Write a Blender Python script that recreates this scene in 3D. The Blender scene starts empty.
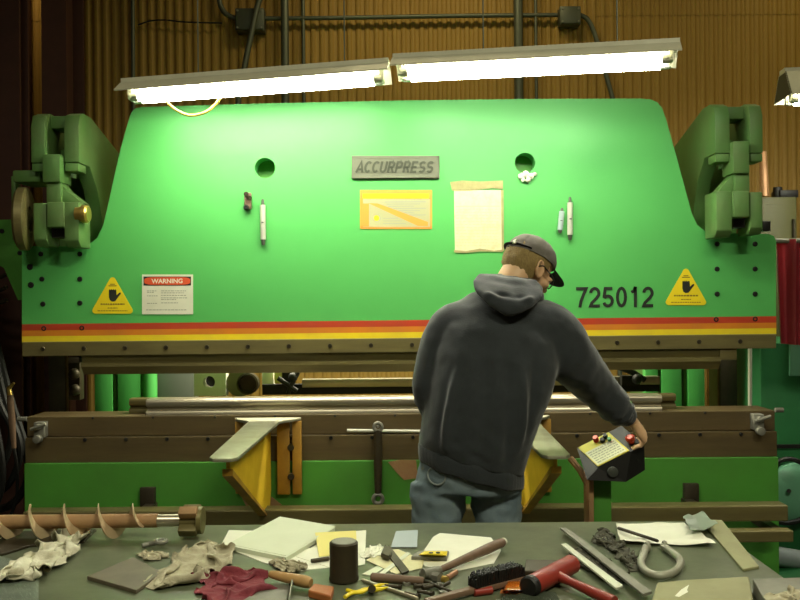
import bpy, bmesh, math, random
from math import sin, cos, pi, radians
from mathutils import Vector, Matrix, noise
random.seed(7)
SC = bpy.context.scene
COL = SC.collection
V = Vector
# ------------------------------------------------------------------ camera model (38 mm lens, level, slightly rolled)
FPX, CZ, ROLL, TZ = 844.4, 1.5, radians(0.5), 0.9
cR, sR = cos(ROLL), sin(ROLL)
def ray(px, py):
    dx, dy = px - 400.0, 300.0 - py
    return (dx*cR + dy*sR)/FPX, (-dx*sR + dy*cR)/FPX
def P(px, py, d):
    u, v = ray(px, py); return V((u*d, d, CZ + v*d))
def T(px, py, z=0.0):
    u, v = ray(px, py); d = (TZ + z - CZ)/v
    return V((u*d, d, TZ + z))
def spline(pts, n=8):
    pts = [V(p) for p in pts]; out = []
    for i in range(len(pts)-1):
        p0 = pts[max(i-1, 0)]; p1 = pts[i]; p2 = pts[i+1]; p3 = pts[min(i+2, len(pts)-1)]
        for k in range(n):
            t = k/n
            out.append(0.5*((2*p1) + (p2-p0)*t + (2*p0-5*p1+4*p2-p3)*t*t + (3*p1-p0-3*p2+p3)*t**3))
    out.append(pts[-1]); return out
# ------------------------------------------------------------------ materials
def mat(name, col, rough=0.5, metal=0.0, dirt=None, scale=6.0, amt=0.35, bump=0.0, bscale=40.0, emit=None, coat=0.0,
        trans=0.0, stretch=(1, 1, 1), sheen=0.0, ior=1.45):
    m = bpy.data.materials.new(name); m.use_nodes = True
    nt = m.node_tree; b = nt.nodes['Principled BSDF']; L = nt.links
    b.inputs['Base Color'].default_value = (*col, 1); b.inputs['Roughness'].default_value = rough
    b.inputs['Metallic'].default_value = metal; b.inputs['Coat Weight'].default_value = coat
    b.inputs['Transmission Weight'].default_value = trans; b.inputs['Sheen Weight'].default_value = sheen
    b.inputs['IOR'].default_value = ior
    tc = nt.nodes.new('ShaderNodeTexCoord'); mp = nt.nodes.new('ShaderNodeMapping')
    mp.inputs['Scale'].default_value = stretch; L.new(tc.outputs['Object'], mp.inputs['Vector'])
    if dirt is not None:
        n = nt.nodes.new('ShaderNodeTexNoise'); n.inputs['Scale'].default_value = scale
        n.inputs['Detail'].default_value = 6; n.inputs['Roughness'].default_value = 0.65
        L.new(mp.outputs['Vector'], n.inputs['Vector'])
        r = nt.nodes.new('ShaderNodeValToRGB')
        r.color_ramp.elements[0].position = max(0.0, 0.62-amt); r.color_ramp.elements[1].position = min(1.0, 0.62+0.35*amt+0.05)
        r.color_ramp.elements[0].color = (*col, 1); r.color_ramp.elements[1].color = (*dirt, 1)
        L.new(n.outputs['Fac'], r.inputs['Fac']); L.new(r.outputs['Color'], b.inputs['Base Color'])
        mr = nt.nodes.new('ShaderNodeMapRange'); mr.inputs['To Min'].default_value = max(0.05, rough-0.1); mr.inputs['To Max'].default_value = min(1, rough+0.15)
        L.new(n.outputs['Fac'], mr.inputs['Value']); L.new(mr.outputs['Result'], b.inputs['Roughness'])
    if bump:
        n2 = nt.nodes.new('ShaderNodeTexNoise'); n2.inputs['Scale'].default_value = bscale; n2.inputs['Detail'].default_value = 4
        L.new(mp.outputs['Vector'], n2.inputs['Vector'])
        bp = nt.nodes.new('ShaderNodeBump'); bp.inputs['Strength'].default_value = bump; bp.inputs['Distance'].default_value = 0.01
        L.new(n2.outputs['Fac'], bp.inputs['Height']); L.new(bp.outputs['Normal'], b.inputs['Normal'])
    if emit:
        b.inputs['Emission Color'].default_value = (*emit[0], 1); b.inputs['Emission Strength'].default_value = emit[1]
    return m
# ------------------------------------------------------------------ mesh builder (world coordinates)
class MB:
    def __init__(s): s.bm = bmesh.new()
    def face(s, pts):
        return s.bm.faces.new([s.bm.verts.new(p) for p in pts])
    def box(s, c, size, rot=None):
        c = V(c); h = V(size)*0.5
        vs = []
        for x in (-1, 1):
            for y in (-1, 1):
                for z in (-1, 1):
                    p = V((x*h.x, y*h.y, z*h.z))
                    if rot is not None: p = rot @ p
                    vs.append(s.bm.verts.new(c+p))
        for f in ((0,1,3,2),(4,6,7,5),(0,4,5,1),(2,3,7,6),(0,2,6,4),(1,5,7,3)): s.bm.faces.new([vs[i] for i in f])
        return s
    def boxpx(s, x0, y0, x1, y1, d, depth):
        a = P(x0, y0, d); b = P(x1, y1, d)
        return s.box(((a.x+b.x)/2, d+depth/2, (a.z+b.z)/2), (abs(b.x-a.x), depth, abs(a.z-b.z)))
    def prism(s, pts, vec):
        vec = V(vec); a = [s.bm.verts.new(V(p)) for p in pts]; b = [s.bm.verts.new(V(p)+vec) for p in pts]
        n = len(pts); s.bm.faces.new(a); s.bm.faces.new(b[::-1])
        for i in range(n): s.bm.faces.new([a[i], b[i], b[(i+1)%n], a[(i+1)%n]])
        return s
    def sheet_holes(s, outer, holes, vec):
        vec = V(vec); bm = s.bm; edges = []; loops = []
        for lp in [outer]+holes:
            vs = [bm.verts.new(V(p)) for p in lp]; loops.append(vs)
            for i in range(len(vs)): edges.append(bm.edges.new((vs[i], vs[(i+1)%len(vs)])))
        r = bmesh.ops.triangle_fill(bm, use_beauty=True, use_dissolve=False, edges=edges)
        fs = [g for g in r['geom'] if isinstance(g, bmesh.types.BMFace)]
        e = bmesh.ops.extrude_face_region(bm, geom=fs)
        bmesh.ops.translate(bm, verts=[g for g in e['geom'] if isinstance(g, bmesh.types.BMVert)], vec=vec)
        return s
    def loft(s, rings, cap=True, closed=False):
        R = [[s.bm.verts.new(V(p)) for p in r] for r in rings]; n = len(R[0])
        m = len(R)
        for i in range(m if closed else m-1):
            A = R[i]; B = R[(i+1)%m]
            for j in range(n): s.bm.faces.new([A[j], A[(j+1)%n], B[(j+1)%n], B[j]])
        if cap and not closed:
            s.bm.faces.new(R[0][::-1]); s.bm.faces.new(R[-1])
        return s
    def tube(s, pts, r, seg=10, cap=True, flat=1.0, closed=False, up=None):
        pts = [V(p) for p in pts]; n = len(pts); rs = r if isinstance(r, (list, tuple)) else [r]*n
        rings = []; prev = None
        for i in range(n):
            if closed: t = pts[(i+1)%n]-pts[i-1]
            else: t = pts[min(i+1, n-1)]-pts[max(i-1, 0)]
            t.normalize()
            if prev is None:
                a = V(up) if up is not None else (V((0,0,1)) if abs(t.z) < 0.9 else V((1,0,0)))
            else: a = prev
            u = (a - t*a.dot(t)).normalized(); prev = u; w = t.cross(u)
            rings.append([pts[i] + u*rs[i]*flat*cos(2*pi*k/seg) + w*rs[i]*sin(2*pi*k/seg) for k in range(seg)])
        return s.loft(rings, cap, closed)
    def cyl(s, a, b, r, r2=None, seg=20):
        return s.tube([a, b], [r, r if r2 is None else r2], seg)
    def lathe(s, c, prof, axis=(0,0,1), seg=24):
        ax = V(axis).normalized(); a = V((1,0,0)) if abs(ax.x) < 0.9 else V((0,1,0))
        u = (a-ax*a.dot(ax)).normalized(); w = ax.cross(u); c = V(c)
        return s.loft([[c+ax*h+(u*cos(2*pi*k/seg)+w*sin(2*pi*k/seg))*max(r, 1e-4) for k in range(seg)] for r, h in prof])
    def ball(s, c, r, frame=None, u=18, v=12):
        m = Matrix.Identity(3) if frame is None else frame
        if not isinstance(r, (tuple, list)): r = (r, r, r)
        M = Matrix.Translation(V(c)) @ (m @ Matrix.Diagonal(r)).to_4x4()
        bmesh.ops.create_uvsphere(s.bm, u_segments=u, v_segments=v, radius=1, matrix=M); return s
    def text(s, body, c, right, up, height, depth, width=None, bold=0.0):
        cu = bpy.data.curves.new('txt', 'FONT'); cu.body = body; cu.align_x = 'CENTER'; cu.align_y = 'CENTER'
        cu.extrude = 0.5; cu.offset = bold; cu.resolution_u = 3
        o = bpy.data.objects.new('txt', cu); COL.objects.link(o)
        dg = bpy.context.evaluated_depsgraph_get(); me = bpy.data.meshes.new_from_object(o.evaluated_get(dg))
        xs = [v.co.x for v in me.vertices]; ys = [v.co.y for v in me.vertices]
        w = max(xs)-min(xs); h = max(ys)-min(ys); cx = (max(xs)+min(xs))/2; cy = (max(ys)+min(ys))/2
        sy = height/h; sx = (width/w) if width else sy
        right = V(right).normalized(); up = V(up).normalized(); nn = right.cross(up); c = V(c)
        for v in me.vertices:
            p = v.co.copy(); v.co = c + right*(p.x-cx)*sx + up*(p.y-cy)*sy + nn*(p.z+0.5)*depth
        s.bm.from_mesh(me); bpy.data.objects.remove(o); bpy.data.curves.remove(cu); bpy.data.meshes.remove(me)
        return s
    def ribbon(s, pts, w, to3, depth, closed=False):
        """a flat stroke of width w along 2D points; to3 maps (x, y) to the surface"""
        n = len(pts); L, R = [], []
        for i in range(n):
            p = V((*pts[i], 0)); a = V((*pts[(i-1) % n], 0)) if (closed or i > 0) else None; b = V((*pts[(i+1) % n], 0)) if (closed or i < n-1) else None
            d1 = (p-a).normalized() if a is not None else None; d2 = (b-p).normalized() if b is not None else None
            d1 = d1 or d2; d2 = d2 or d1
            n1 = V((-d1.y, d1.x, 0)); n2 = V((-d2.y, d2.x, 0)); mn = (n1+n2).normalized(); k = min(2.2, 1/max(.35, mn.dot(n1)))
            L.append(p+mn*w/2*k); R.append(p-mn*w/2*k)
        for i in range(n if closed else n-1):
            j = (i+1) % n; q = [to3(v.x, v.y) for v in (L[i], R[i], R[j], L[j])]; s.prism(q, depth)
        return s
    def bevel(s, w, seg=2, ang=30):
        bmesh.ops.recalc_face_normals(s.bm, faces=s.bm.faces)
        es = [e for e in s.bm.edges if len(e.link_faces) == 2 and e.calc_face_angle(0) > radians(ang)]
        bmesh.ops.bevel(s.bm, geom=es, offset=w, segments=seg, profile=0.5, affect='EDGES', clamp_overlap=True); return s
    def remesh(s, voxel, iters=3, fac=0.5):
        bmesh.ops.recalc_face_normals(s.bm, faces=s.bm.faces)
        me = bpy.data.meshes.new('rm'); s.bm.to_mesh(me); o = bpy.data.objects.new('rm', me); COL.objects.link(o)
        m = o.modifiers.new('r', 'REMESH'); m.mode = 'VOXEL'; m.voxel_size = voxel
        if iters: k = o.modifiers.new('s', 'SMOOTH'); k.iterations = iters; k.factor = fac
        dg = bpy.context.evaluated_depsgraph_get(); me2 = bpy.data.meshes.new_from_object(o.evaluated_get(dg))
        s.bm.clear(); s.bm.from_mesh(me2)
        bpy.data.objects.remove(o); bpy.data.meshes.remove(me); bpy.data.meshes.remove(me2); s.bm.normal_update(); return s
    def displace(s, fn):
        s.bm.normal_update()
        d = [(v, v.normal.copy()*fn(v.co, v.normal)) for v in s.bm.verts]
        for v, k in d: v.co += k
        return s
    def build(s, name, m, parent=None, label=None, cat=None, group=None, kind=None, bevel=0, smooth=True, ang=38):
        if bevel: s.bevel(bevel)
        bm = s.bm; bmesh.ops.recalc_face_normals(bm, faces=bm.faces)
        if parent is None:
            xs = [v.co for v in bm.verts]
            lo = V((min(v.x for v in xs), min(v.y for v in xs), min(v.z for v in xs))); hi = V((max(v.x for v in xs), max(v.y for v in xs), max(v.z for v in xs)))
            org = V(((lo.x+hi.x)/2, (lo.y+hi.y)/2, lo.z))
        else: org = V(parent['org'])
        bmesh.ops.translate(bm, verts=bm.verts, vec=-org)
        me = bpy.data.meshes.new(name); bm.to_mesh(me); bm.free()
        if smooth:
            me.polygons.foreach_set('use_smooth', [True]*len(me.polygons)); me.set_sharp_from_angle(angle=radians(ang))
        me.materials.append(m)
        o = bpy.data.objects.new(name, me); COL.objects.link(o)
        o['org'] = list(org)
        if parent is None: o.location = org
        else: o.parent = parent
        if label: o['label'] = label
        if cat: o['category'] = cat
        if group: o['group'] = group
        if kind: o['kind'] = kind
        return o
def thing(name, label, cat, loc, group=None):
    o = bpy.data.objects.new(name, None); COL.objects.link(o); o.location = V(loc); o['org'] = list(V(loc))
    o.empty_display_size = 0.05
    o['label'] = label; o['category'] = cat
    if group: o['group'] = group
    return o
def thicken(bm, t):
    """give an open sheet a constant small thickness (offset copy along the vertex normals, sewn at the border)"""
    bmesh.ops.recalc_face_normals(bm, faces=bm.faces); bm.normal_update()
    fs = bm.faces[:]; bd = [e for e in bm.edges if len(e.link_faces) == 1]
    cp = {v: bm.verts.new(v.co+v.normal*t) for v in bm.verts[:]}
    for e in bd:
        a, b = e.verts; l = e.link_loops[0]
        if l.vert is not a: a, b = b, a
        bm.faces.new([b, a, cp[a], cp[b]])
    for f_ in fs: bm.faces.new([cp[v] for v in f_.verts])
    bmesh.ops.reverse_faces(bm, faces=fs)
def arc(cx, cy, rx, ry, a0, a1, n=14): return [(cx+rx*cos(radians(a0+(a1-a0)*k/n)), cy+ry*sin(radians(a0+(a1-a0)*k/n))) for k in range(n+1)]
S_ = arc(.27, .71, .20, .215, 35, 270, 12)+arc(.27, .285, .21, .215, 90, -145, 12)[1:]
GLYPH = {'7': [[(0, .925), (.50, .925), (.36, .60), (.24, .30), (.19, 0)]], '2': [arc(.265, .68, .205, .245, 172, -18, 12)+[(.36, .46), (.12, .22), (.06, .075), (.52, .075)]],
 '5': [[(.48, .925), (.13, .925), (.075, .53)]+arc(.26, .315, .215, .24, 128, -160, 14)], '0': [arc(.27, .5, .20, .43, 0, 337.5, 15)], '1': [[(.10, .73), (.24, .80), (.30, 1.0)], [(.30, 1.0), (.30, 0)]],
 'A': [[(0, 0), (.27, .96), (.54, 0)], [(.1, .28), (.44, .28)]], 'C': [arc(.28, .5, .23, .43, 45, 315, 14)], 'U': [[(.06, 1), (.06, .35)]+arc(.27, .32, .21, .26, 180, 360, 10)+[(.48, 1)]],
 'R': [[(.07, 0), (.07, .94), (.28, .94)]+arc(.28, .71, .19, .23, 90, -90, 8)+[(.07, .48)], [(.27, .48), (.5, 0)]], 'P': [[(.07, 0), (.07, .94), (.28, .94)]+arc(.28, .70, .20, .24, 90, -90, 8)+[(.07, .46)]],
 'E': [[(.49, .93), (.07, .93), (.07, .07), (.49, .07)], [(.07, .5), (.44, .5)]], 'S': [S_]}
def write(mb, body, to3, depth, w=.15, shear=0.0):
    """block lettering; to3 maps 0..1 across the whole word and 0..1 up"""
    adv = .66; tot = adv*len(body)-.12
    for i, ch in enumerate(body):
        for st in GLYPH[ch]:
            mb.ribbon([(x+i*adv+shear*y, y) for x, y in st], w, lambda x, y: to3(x/tot, y), depth, closed=(ch == '0'))
    return mb
def rotz(a): return Matrix.Rotation(a, 3, 'Z')
def ell(c, ax, ay, n=28, pw=2.0):
    c, ax, ay = V(c), V(ax), V(ay); out = []
    for k in range(n):
        a = 2*pi*k/n; ca, sa = cos(a), sin(a); e = 2.0/pw
        out.append(c + ax*math.copysign(abs(ca)**e, ca) + ay*math.copysign(abs(sa)**e, sa))
    return out
# ------------------------------------------------------------------ palette
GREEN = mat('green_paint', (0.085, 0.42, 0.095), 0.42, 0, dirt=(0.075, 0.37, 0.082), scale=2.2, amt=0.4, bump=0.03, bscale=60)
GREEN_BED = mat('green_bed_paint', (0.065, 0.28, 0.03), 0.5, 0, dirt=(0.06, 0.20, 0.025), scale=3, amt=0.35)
GREEN_DIM = mat('dim_green_paint', (0.080, 0.225, 0.05), 0.5, 0, dirt=(0.12, 0.17, 0.055), scale=5, amt=0.4, bump=0.08, bscale=30)  # same green as the ram, its dim light put into a darker olive
STEEL_BROWN = mat('oiled_brown_steel', (0.20, 0.17, 0.06), 0.42, 0.3, dirt=(0.11, 0.09, 0.035), scale=5, amt=0.4, stretch=(0.5, 4, 4))
RAIL_BROWN = mat('dark_rail_steel', (0.145, 0.105, 0.042), 0.42, 0.3, dirt=(0.085, 0.06, 0.028), scale=5, amt=0.4, stretch=(0.5, 4, 4))
STEEL_DARK = mat('dark_oiled_steel', (0.07, 0.055, 0.03), 0.45, 0.5, dirt=(0.03, 0.025, 0.015), scale=6, amt=0.4)
STEEL = mat('bare_steel', (0.58, 0.53, 0.40), 0.30, 0.8, dirt=(0.40, 0.35, 0.25), scale=7, amt=0.4, stretch=(0.6, 3, 3))
STEEL_DULL = mat('dull_steel', (0.24, 0.24, 0.19), 0.55, 0.3, dirt=(0.15, 0.14, 0.11), scale=9, amt=0.4)
BLACK = mat('black_iron', (0.012, 0.012, 0.010), 0.5, 0.2)
RED = mat('red_stripe', (0.46, 0.04, 0.012), 0.45, dirt=(0.38, 0.05, 0.02), scale=8)
ORANGE = mat('orange_stripe', (0.62, 0.20, 0.01), 0.45, dirt=(0.5, 0.17, 0.02), scale=8)
YELLOW = mat('yellow_stripe', (0.78, 0.62, 0.01), 0.45, dirt=(0.65, 0.5, 0.03), scale=8)
YELLOW_ARM = mat('yellow_arm_paint', (0.80, 0.52, 0.015), 0.5, dirt=(0.62, 0.38, 0.02), scale=6)
OCHRE_ARM = mat('ochre_arm_paint', (0.45, 0.24, 0.02), 0.55, dirt=(0.25, 0.13, 0.02), scale=7)
ARM_TOP = mat('worn_arm_steel', (0.36, 0.35, 0.24), 0.45, 0.35, dirt=(0.25, 0.24, 0.16), scale=9)
STICKER_Y = mat('yellow_sticker', (0.80, 0.62, 0.01), 0.5)
STICKER_W = mat('white_sticker', (0.75, 0.75, 0.58), 0.5, dirt=(0.62, 0.62, 0.45), scale=9)
STICKER_R = mat('red_sticker_band', (0.62, 0.08, 0.02), 0.5)
INK = mat('black_ink', (0.012, 0.014, 0.010), 0.6)
INK_GREY = mat('faded_ink', (0.30, 0.32, 0.22), 0.7)
INK_BROWN = mat('brown_ink', (0.20, 0.13, 0.01), 0.7)
NAMEPLATE = mat('cast_nameplate', (0.13, 0.14, 0.09), 0.55, 0.1, dirt=(0.11, 0.12, 0.075), scale=14)
NAME_DARK = mat('nameplate_letters', (0.038, 0.045, 0.022), 0.6, 0.0)
PAPER = mat('white_paper', (0.80, 0.80, 0.66), 0.7, dirt=(0.70, 0.70, 0.55), scale=12)
PAPER_OLD = mat('stained_paper', (0.74, 0.72, 0.47), 0.7, dirt=(0.58, 0.53, 0.25), scale=22, amt=0.4)
PAPER_GREEN = mat('pale_pad_paper', (0.66, 0.70, 0.52), 0.7, dirt=(0.60, 0.64, 0.47), scale=8)
CARD_Y = mat('yellow_card', (0.75, 0.66, 0.20), 0.7)
AMBER_POSTER = mat('amber_poster', (0.58, 0.28, 0.04), 0.5)
POSTER_PALE = mat('pale_poster', (0.36, 0.36, 0.19), 0.5)
TAPE = mat('old_tape', (0.36, 0.34, 0.14), 0.45, dirt=(0.26, 0.23, 0.09), scale=30)
WALL = mat('amber_corrugated_steel', (0.34, 0.205, 0.036), 0.6, 0.0, dirt=(0.28, 0.165, 0.03), scale=1.2, amt=0.45)
WALL_DARK = mat('dim_side_wall', (0.10, 0.055, 0.03), 0.8, dirt=(0.07, 0.04, 0.02), scale=2)
COLUMN = mat('brown_column_paint', (0.085, 0.030, 0.018), 0.6, dirt=(0.05, 0.02, 0.015), scale=3)
CONCRETE = mat('oily_concrete', (0.10, 0.11, 0.09), 0.6, dirt=(0.05, 0.055, 0.045), scale=2.5, bump=0.1)
CEIL = mat('roof_sheet', (0.25, 0.20, 0.12), 0.8)
CONDUIT = mat('grey_conduit', (0.10, 0.11, 0.08), 0.45, 0.5)
LAMP_HOOD = mat('enamel_hood', (0.66, 0.64, 0.48), 0.45, dirt=(0.55, 0.53, 0.38), scale=8)
TUBE = mat('lit_tube', (0.9, 0.9, 0.9), 0.4, emit=((1.0, 0.985, 0.86), 57.0))
CORD_Y = mat('yellow_cord', (0.62, 0.45, 0.06), 0.5)
BRASS = mat('brass', (0.62, 0.42, 0.10), 0.3, 0.8)
RUST = mat('rusty_steel', (0.36, 0.23, 0.10), 0.6, 0.1, dirt=(0.30, 0.15, 0.07), scale=11, amt=0.4, bump=0.15, bscale=60)
RUST_PALE = mat('pale_rusty_blade', (0.58, 0.48, 0.28), 0.45, 0.2, dirt=(0.40, 0.24, 0.13), scale=14, amt=0.4)
BENCH = mat('scuffed_bench_steel', (0.165, 0.185, 0.105), 0.33, 0.1, dirt=(0.075, 0.088, 0.055), scale=4, amt=0.45, bump=0.05, bscale=30)
OLIVE = mat('olive_plate', (0.30, 0.29, 0.14), 0.5, 0.1, dirt=(0.22, 0.21, 0.10), scale=9)
PLATE_GREY = mat('scaled_plate', (0.15, 0.125, 0.08), 0.5, 0.15, dirt=(0.11, 0.09, 0.06), scale=12)
RAG_CREAM = mat('cream_rag', (0.52, 0.48, 0.33), 0.9, dirt=(0.20, 0.17, 0.10), scale=18, amt=0.35, bump=0.3, bscale=90)
RAG_WHITE = mat('white_rag', (0.74, 0.72, 0.56), 0.9, dirt=(0.36, 0.32, 0.20), scale=18, amt=0.32, bump=0.3, bscale=90)
RAG_MAROON = mat('maroon_rag', (0.24, 0.035, 0.045), 0.9, dirt=(0.12, 0.02, 0.03), scale=14, amt=0.4, bump=0.3, bscale=90)
RAG_DARK = mat('oily_rag', (0.085, 0.08, 0.05), 0.9, dirt=(0.03, 0.03, 0.02), scale=20, amt=0.4, bump=0.3, bscale=90)
WOOD_TAN = mat('tan_wood', (0.50, 0.30, 0.11), 0.55, dirt=(0.36, 0.20, 0.07), scale=12, stretch=(1, 6, 6))
WOOD_BROWN = mat('brown_wood', (0.20, 0.12, 0.075), 0.5, dirt=(0.12, 0.075, 0.045), scale=12, stretch=(1, 6, 6))
ORANGE_BLOCK = mat('orange_block', (0.45, 0.15, 0.035), 0.6, dirt=(0.33, 0.10, 0.03), scale=20)
HAMMER_RED = mat('red_hammer', (0.32, 0.036, 0.022), 0.4, dirt=(0.20, 0.026, 0.018), scale=14)
ORANGE_GLASS = mat('orange_plastic', (0.85, 0.22, 0.02), 0.12, trans=0.5, coat=0.5)
GALV = mat('galvanised', (0.36, 0.36, 0.28), 0.5, 0.3, dirt=(0.24, 0.23, 0.17), scale=16)
PLASTIC_BAG = mat('clear_plastic', (0.32, 0.38, 0.30), 0.35, trans=0.3)
CURTAIN = mat('maroon_curtain', (0.46, 0.055, 0.075), 0.4, dirt=(0.36, 0.04, 0.055), scale=4)
CABINET = mat('grey_green_cabinet', (0.085, 0.085, 0.02), 0.5, dirt=(0.07, 0.07, 0.018), scale=4)
TEAL = mat('pale_teal_cover', (0.16, 0.42, 0.26), 0.4)
DARKGREEN = mat('dark_green_machine', (0.02, 0.17, 0.05), 0.5, dirt=(0.015, 0.12, 0.035), scale=4)
RUBBER = mat('black_rubber', (0.009, 0.009, 0.008), 0.5)
SKIN = mat('skin', (0.70, 0.46, 0.25), 0.5, dirt=(0.66, 0.38, 0.21), scale=12)
HAIR = mat('blond_hair', (0.36, 0.26, 0.085), 0.6, dirt=(0.20, 0.13, 0.045), scale=60, amt=0.4, bump=0.5, bscale=160, stretch=(3, 3, 0.6))
HOODIE = mat('charcoal_fleece', (0.021, 0.027, 0.031), 0.85, dirt=(0.018, 0.022, 0.024), scale=14, bump=0.15, bscale=220, sheen=0.3)
DENIM = mat('blue_denim', (0.12, 0.175, 0.215), 0.8, dirt=(0.21, 0.26, 0.27), scale=9, amt=0.4, bump=0.2, bscale=300)
CAPM = mat('grey_cap', (0.125, 0.115, 0.095), 0.85, dirt=(0.17, 0.155, 0.13), scale=20, bump=0.15, bscale=250)
CAP_DARK = mat('cap_brim', (0.022, 0.020, 0.022), 0.8)
BOOT = mat('boot_leather', (0.06, 0.035, 0.02), 0.6)
EYE = mat('eye_white', (0.7, 0.68, 0.62), 0.3)
WHITE_PAINT = mat('white_paint', (0.80, 0.80, 0.68), 0.5)
PALE_METAL = mat('pale_metal', (0.62, 0.62, 0.50), 0.4, 0.3)
CLEAR_GREY = mat('dark_grey_housing', (0.055, 0.06, 0.05), 0.5)
# ------------------------------------------------------------------ room shell
WY = 6.35
def structure(mb, name, m, **k): return mb.build(name, m, kind='structure', **k)
structure(MB().box((0, 2.0, -0.05), (11, 9.0, 0.1)), 'floor', CONCRETE)
structure(MB().box((0, 2.0, 4.65), (11, 9.0, 0.1)), 'ceiling', CEIL)
w = MB(); x = -5.5; pts = []
while x < 5.5:
    for dx, dy in ((0, 0), (0.014, 0), (0.023, -0.010), (0.033, -0.013), (0.048, -0.013), (0.058, -0.003)):
        pts.append((x+dx, dy))
    x += 0.068
for zlo, zhi, off in ((0.0, 3.66, 0.0), (3.62, 4.6, -0.004)):
    lo = [w.bm.verts.new((a, WY+b+off, zlo)) for a, b in pts]; hi = [w.bm.verts.new((a, WY+b+off, zhi)) for a, b in pts]
    for i in range(len(pts)-1): w.bm.faces.new([lo[i], lo[i+1], hi[i+1], hi[i]])
w.box((0, WY+0.04, 2.3), (11, 0.06, 4.6))
structure(w, 'wall_back', WALL, smooth=False)
structure(MB().box((-5.45, 2, 2.3), (0.1, 8.7, 4.6)), 'wall_left', WALL_DARK)
structure(MB().box((5.45, 2, 2.3), (0.1, 8.7, 4.6)), 'wall_right', WALL_DARK)
structure(MB().box((0, -2.4, 2.3), (10.8, 0.1, 4.6)), 'wall_front', WALL_DARK)
# two brown steel columns at the left, each an I section with a filler box for the shade beside it
def icolumn(xa, xb, d, dep):
    m = MB(); t = 0.02; c = (xa+xb)/2
    m.box((c, d, 2.3), (xb-xa, t, 4.6)); m.box((c, d+dep, 2.3), (xb-xa, t, 4.6)); m.box((c, d+dep/2, 2.3), (t, dep-t, 4.6))
    return m
o = icolumn(P(42, 50, 5.6).x, P(67, 50, 5.6).x, 5.6, 0.30).box((-2.40, 6.1, 2.3), (0.11, 0.36, 4.6)).build('steel_column', COLUMN, label='brown steel column rising beside the left edge of the corrugated wall', cat='column', kind='structure')
o = icolumn(P(-26, 50, 5.3).x, P(20, 50, 5.3).x, 5.3, 0.12).box((-2.79, 6.1, 2.3), (0.12, 0.38, 4.6)).build('steel_column', COLUMN, label='wider brown steel column at the far left edge of the photo', cat='column', kind='structure')
# ------------------------------------------------------------------ conduits on the wall
def pw(px, py, off=0.05): return P(px, py, WY-0.02-off)
def conduit(pts, r, label, group='conduits on the corrugated wall', n=6, name='conduit', m=None):
    return MB().tube(spline(pts, n), r, 10).build(name, m or CONDUIT, label=label, cat='conduit', group=group)
zt = 4.58
def vert(px, r, label, zlo=1.6, off=0.05):
    a = pw(px, 50, off); return conduit([(a.x, a.y, zlo), (a.x, a.y, 3.0), (a.x, a.y, zt)], r, label, n=1)
vert(133, 0.016, 'thin vertical conduit left of the long fluorescent lights')
vert(285, 0.03, 'thick vertical pipe behind the lights, left of the photo centre', off=0.09)
vert(303.5, 0.014, 'thin vertical conduit just right of the thick pipe')
vert(518.5, 0.034, 'thick vertical pipe rising behind the bright right-hand light', off=0.09)
vert(536, 0.012, 'thin vertical conduit between the thick pipe and the grey wall box')
conduit([pw(219, -8), pw(220, 4), pw(226, 14), pw(236, 18.5)], 0.02, 'short bent conduit curving down into the left wall box')
conduit([pw(252, 18.5), pw(330, 18), pw(450, 16), pw(558, 15)], 0.017, 'long horizontal conduit joining the two wall boxes')
conduit([pw(580, 15), pw(588, 20), pw(595, 35), pw(604, 68), pw(613, 100), pw(617, 122), pw(618, 150), V((pw(618, 150).x, pw(618, 150).y, 1.2)), V((pw(618, 150).x, pw(618, 150).y, 0.0))], 0.018, 'bent conduit dropping right from the grey wall box')
conduit([pw(276, -58, .16), pw(262, -8, .16), pw(257, 8, .16), pw(250, 40, .16), pw(244, 70, .16), pw(238, 110, .16), V((pw(237, 120, .16).x, pw(0, 0, .16).y, 1.6)), V((pw(237, 120, .16).x, pw(0, 0, .16).y, 0.0))], 0.022, 'slanting pipe crossing in front of the left wall box')
conduit([pw(138, 25), pw(150, 21), pw(165, 20), pw(185, 22), pw(222, 23)], 0.006, 'thin dark cable looping along the wall to the left box', name='wall_cable', m=BLACK)
def wallbox(x0, y0, x1, y1, label):
    a = pw((x0+x1)/2, (y0+y1)/2, 0); t = thing('junction_box', label, 'junction box', a+V((0, 0, 0)), 'junction boxes on the corrugated wall')
    MB().boxpx(x0, y0, x1, y1, WY-0.12, 0.108).build('body', CONDUIT, t, bevel=0.006)
    MB().boxpx(x0+1, y0+1, x1-1, y1-1, WY-0.13, 0.010).build('cover', CONDUIT, t, bevel=0.003)
    m = MB()
    for sx in (x0+2.5, x1-2.5):
        for sy in (y0+2.5, y1-2.5): p = P(sx, sy, WY-0.13); m.cyl(p, p-V((0, .006, 0)), 0.008, seg=8)
    m.build('screw', STEEL_DULL, t)
wallbox(235, 8, 264, 30, 'dark junction box with a slanting pipe in front, upper left of the wall')
wallbox(560, 6, 581, 24, 'grey junction box right of the thick pipe on the wall')

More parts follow.
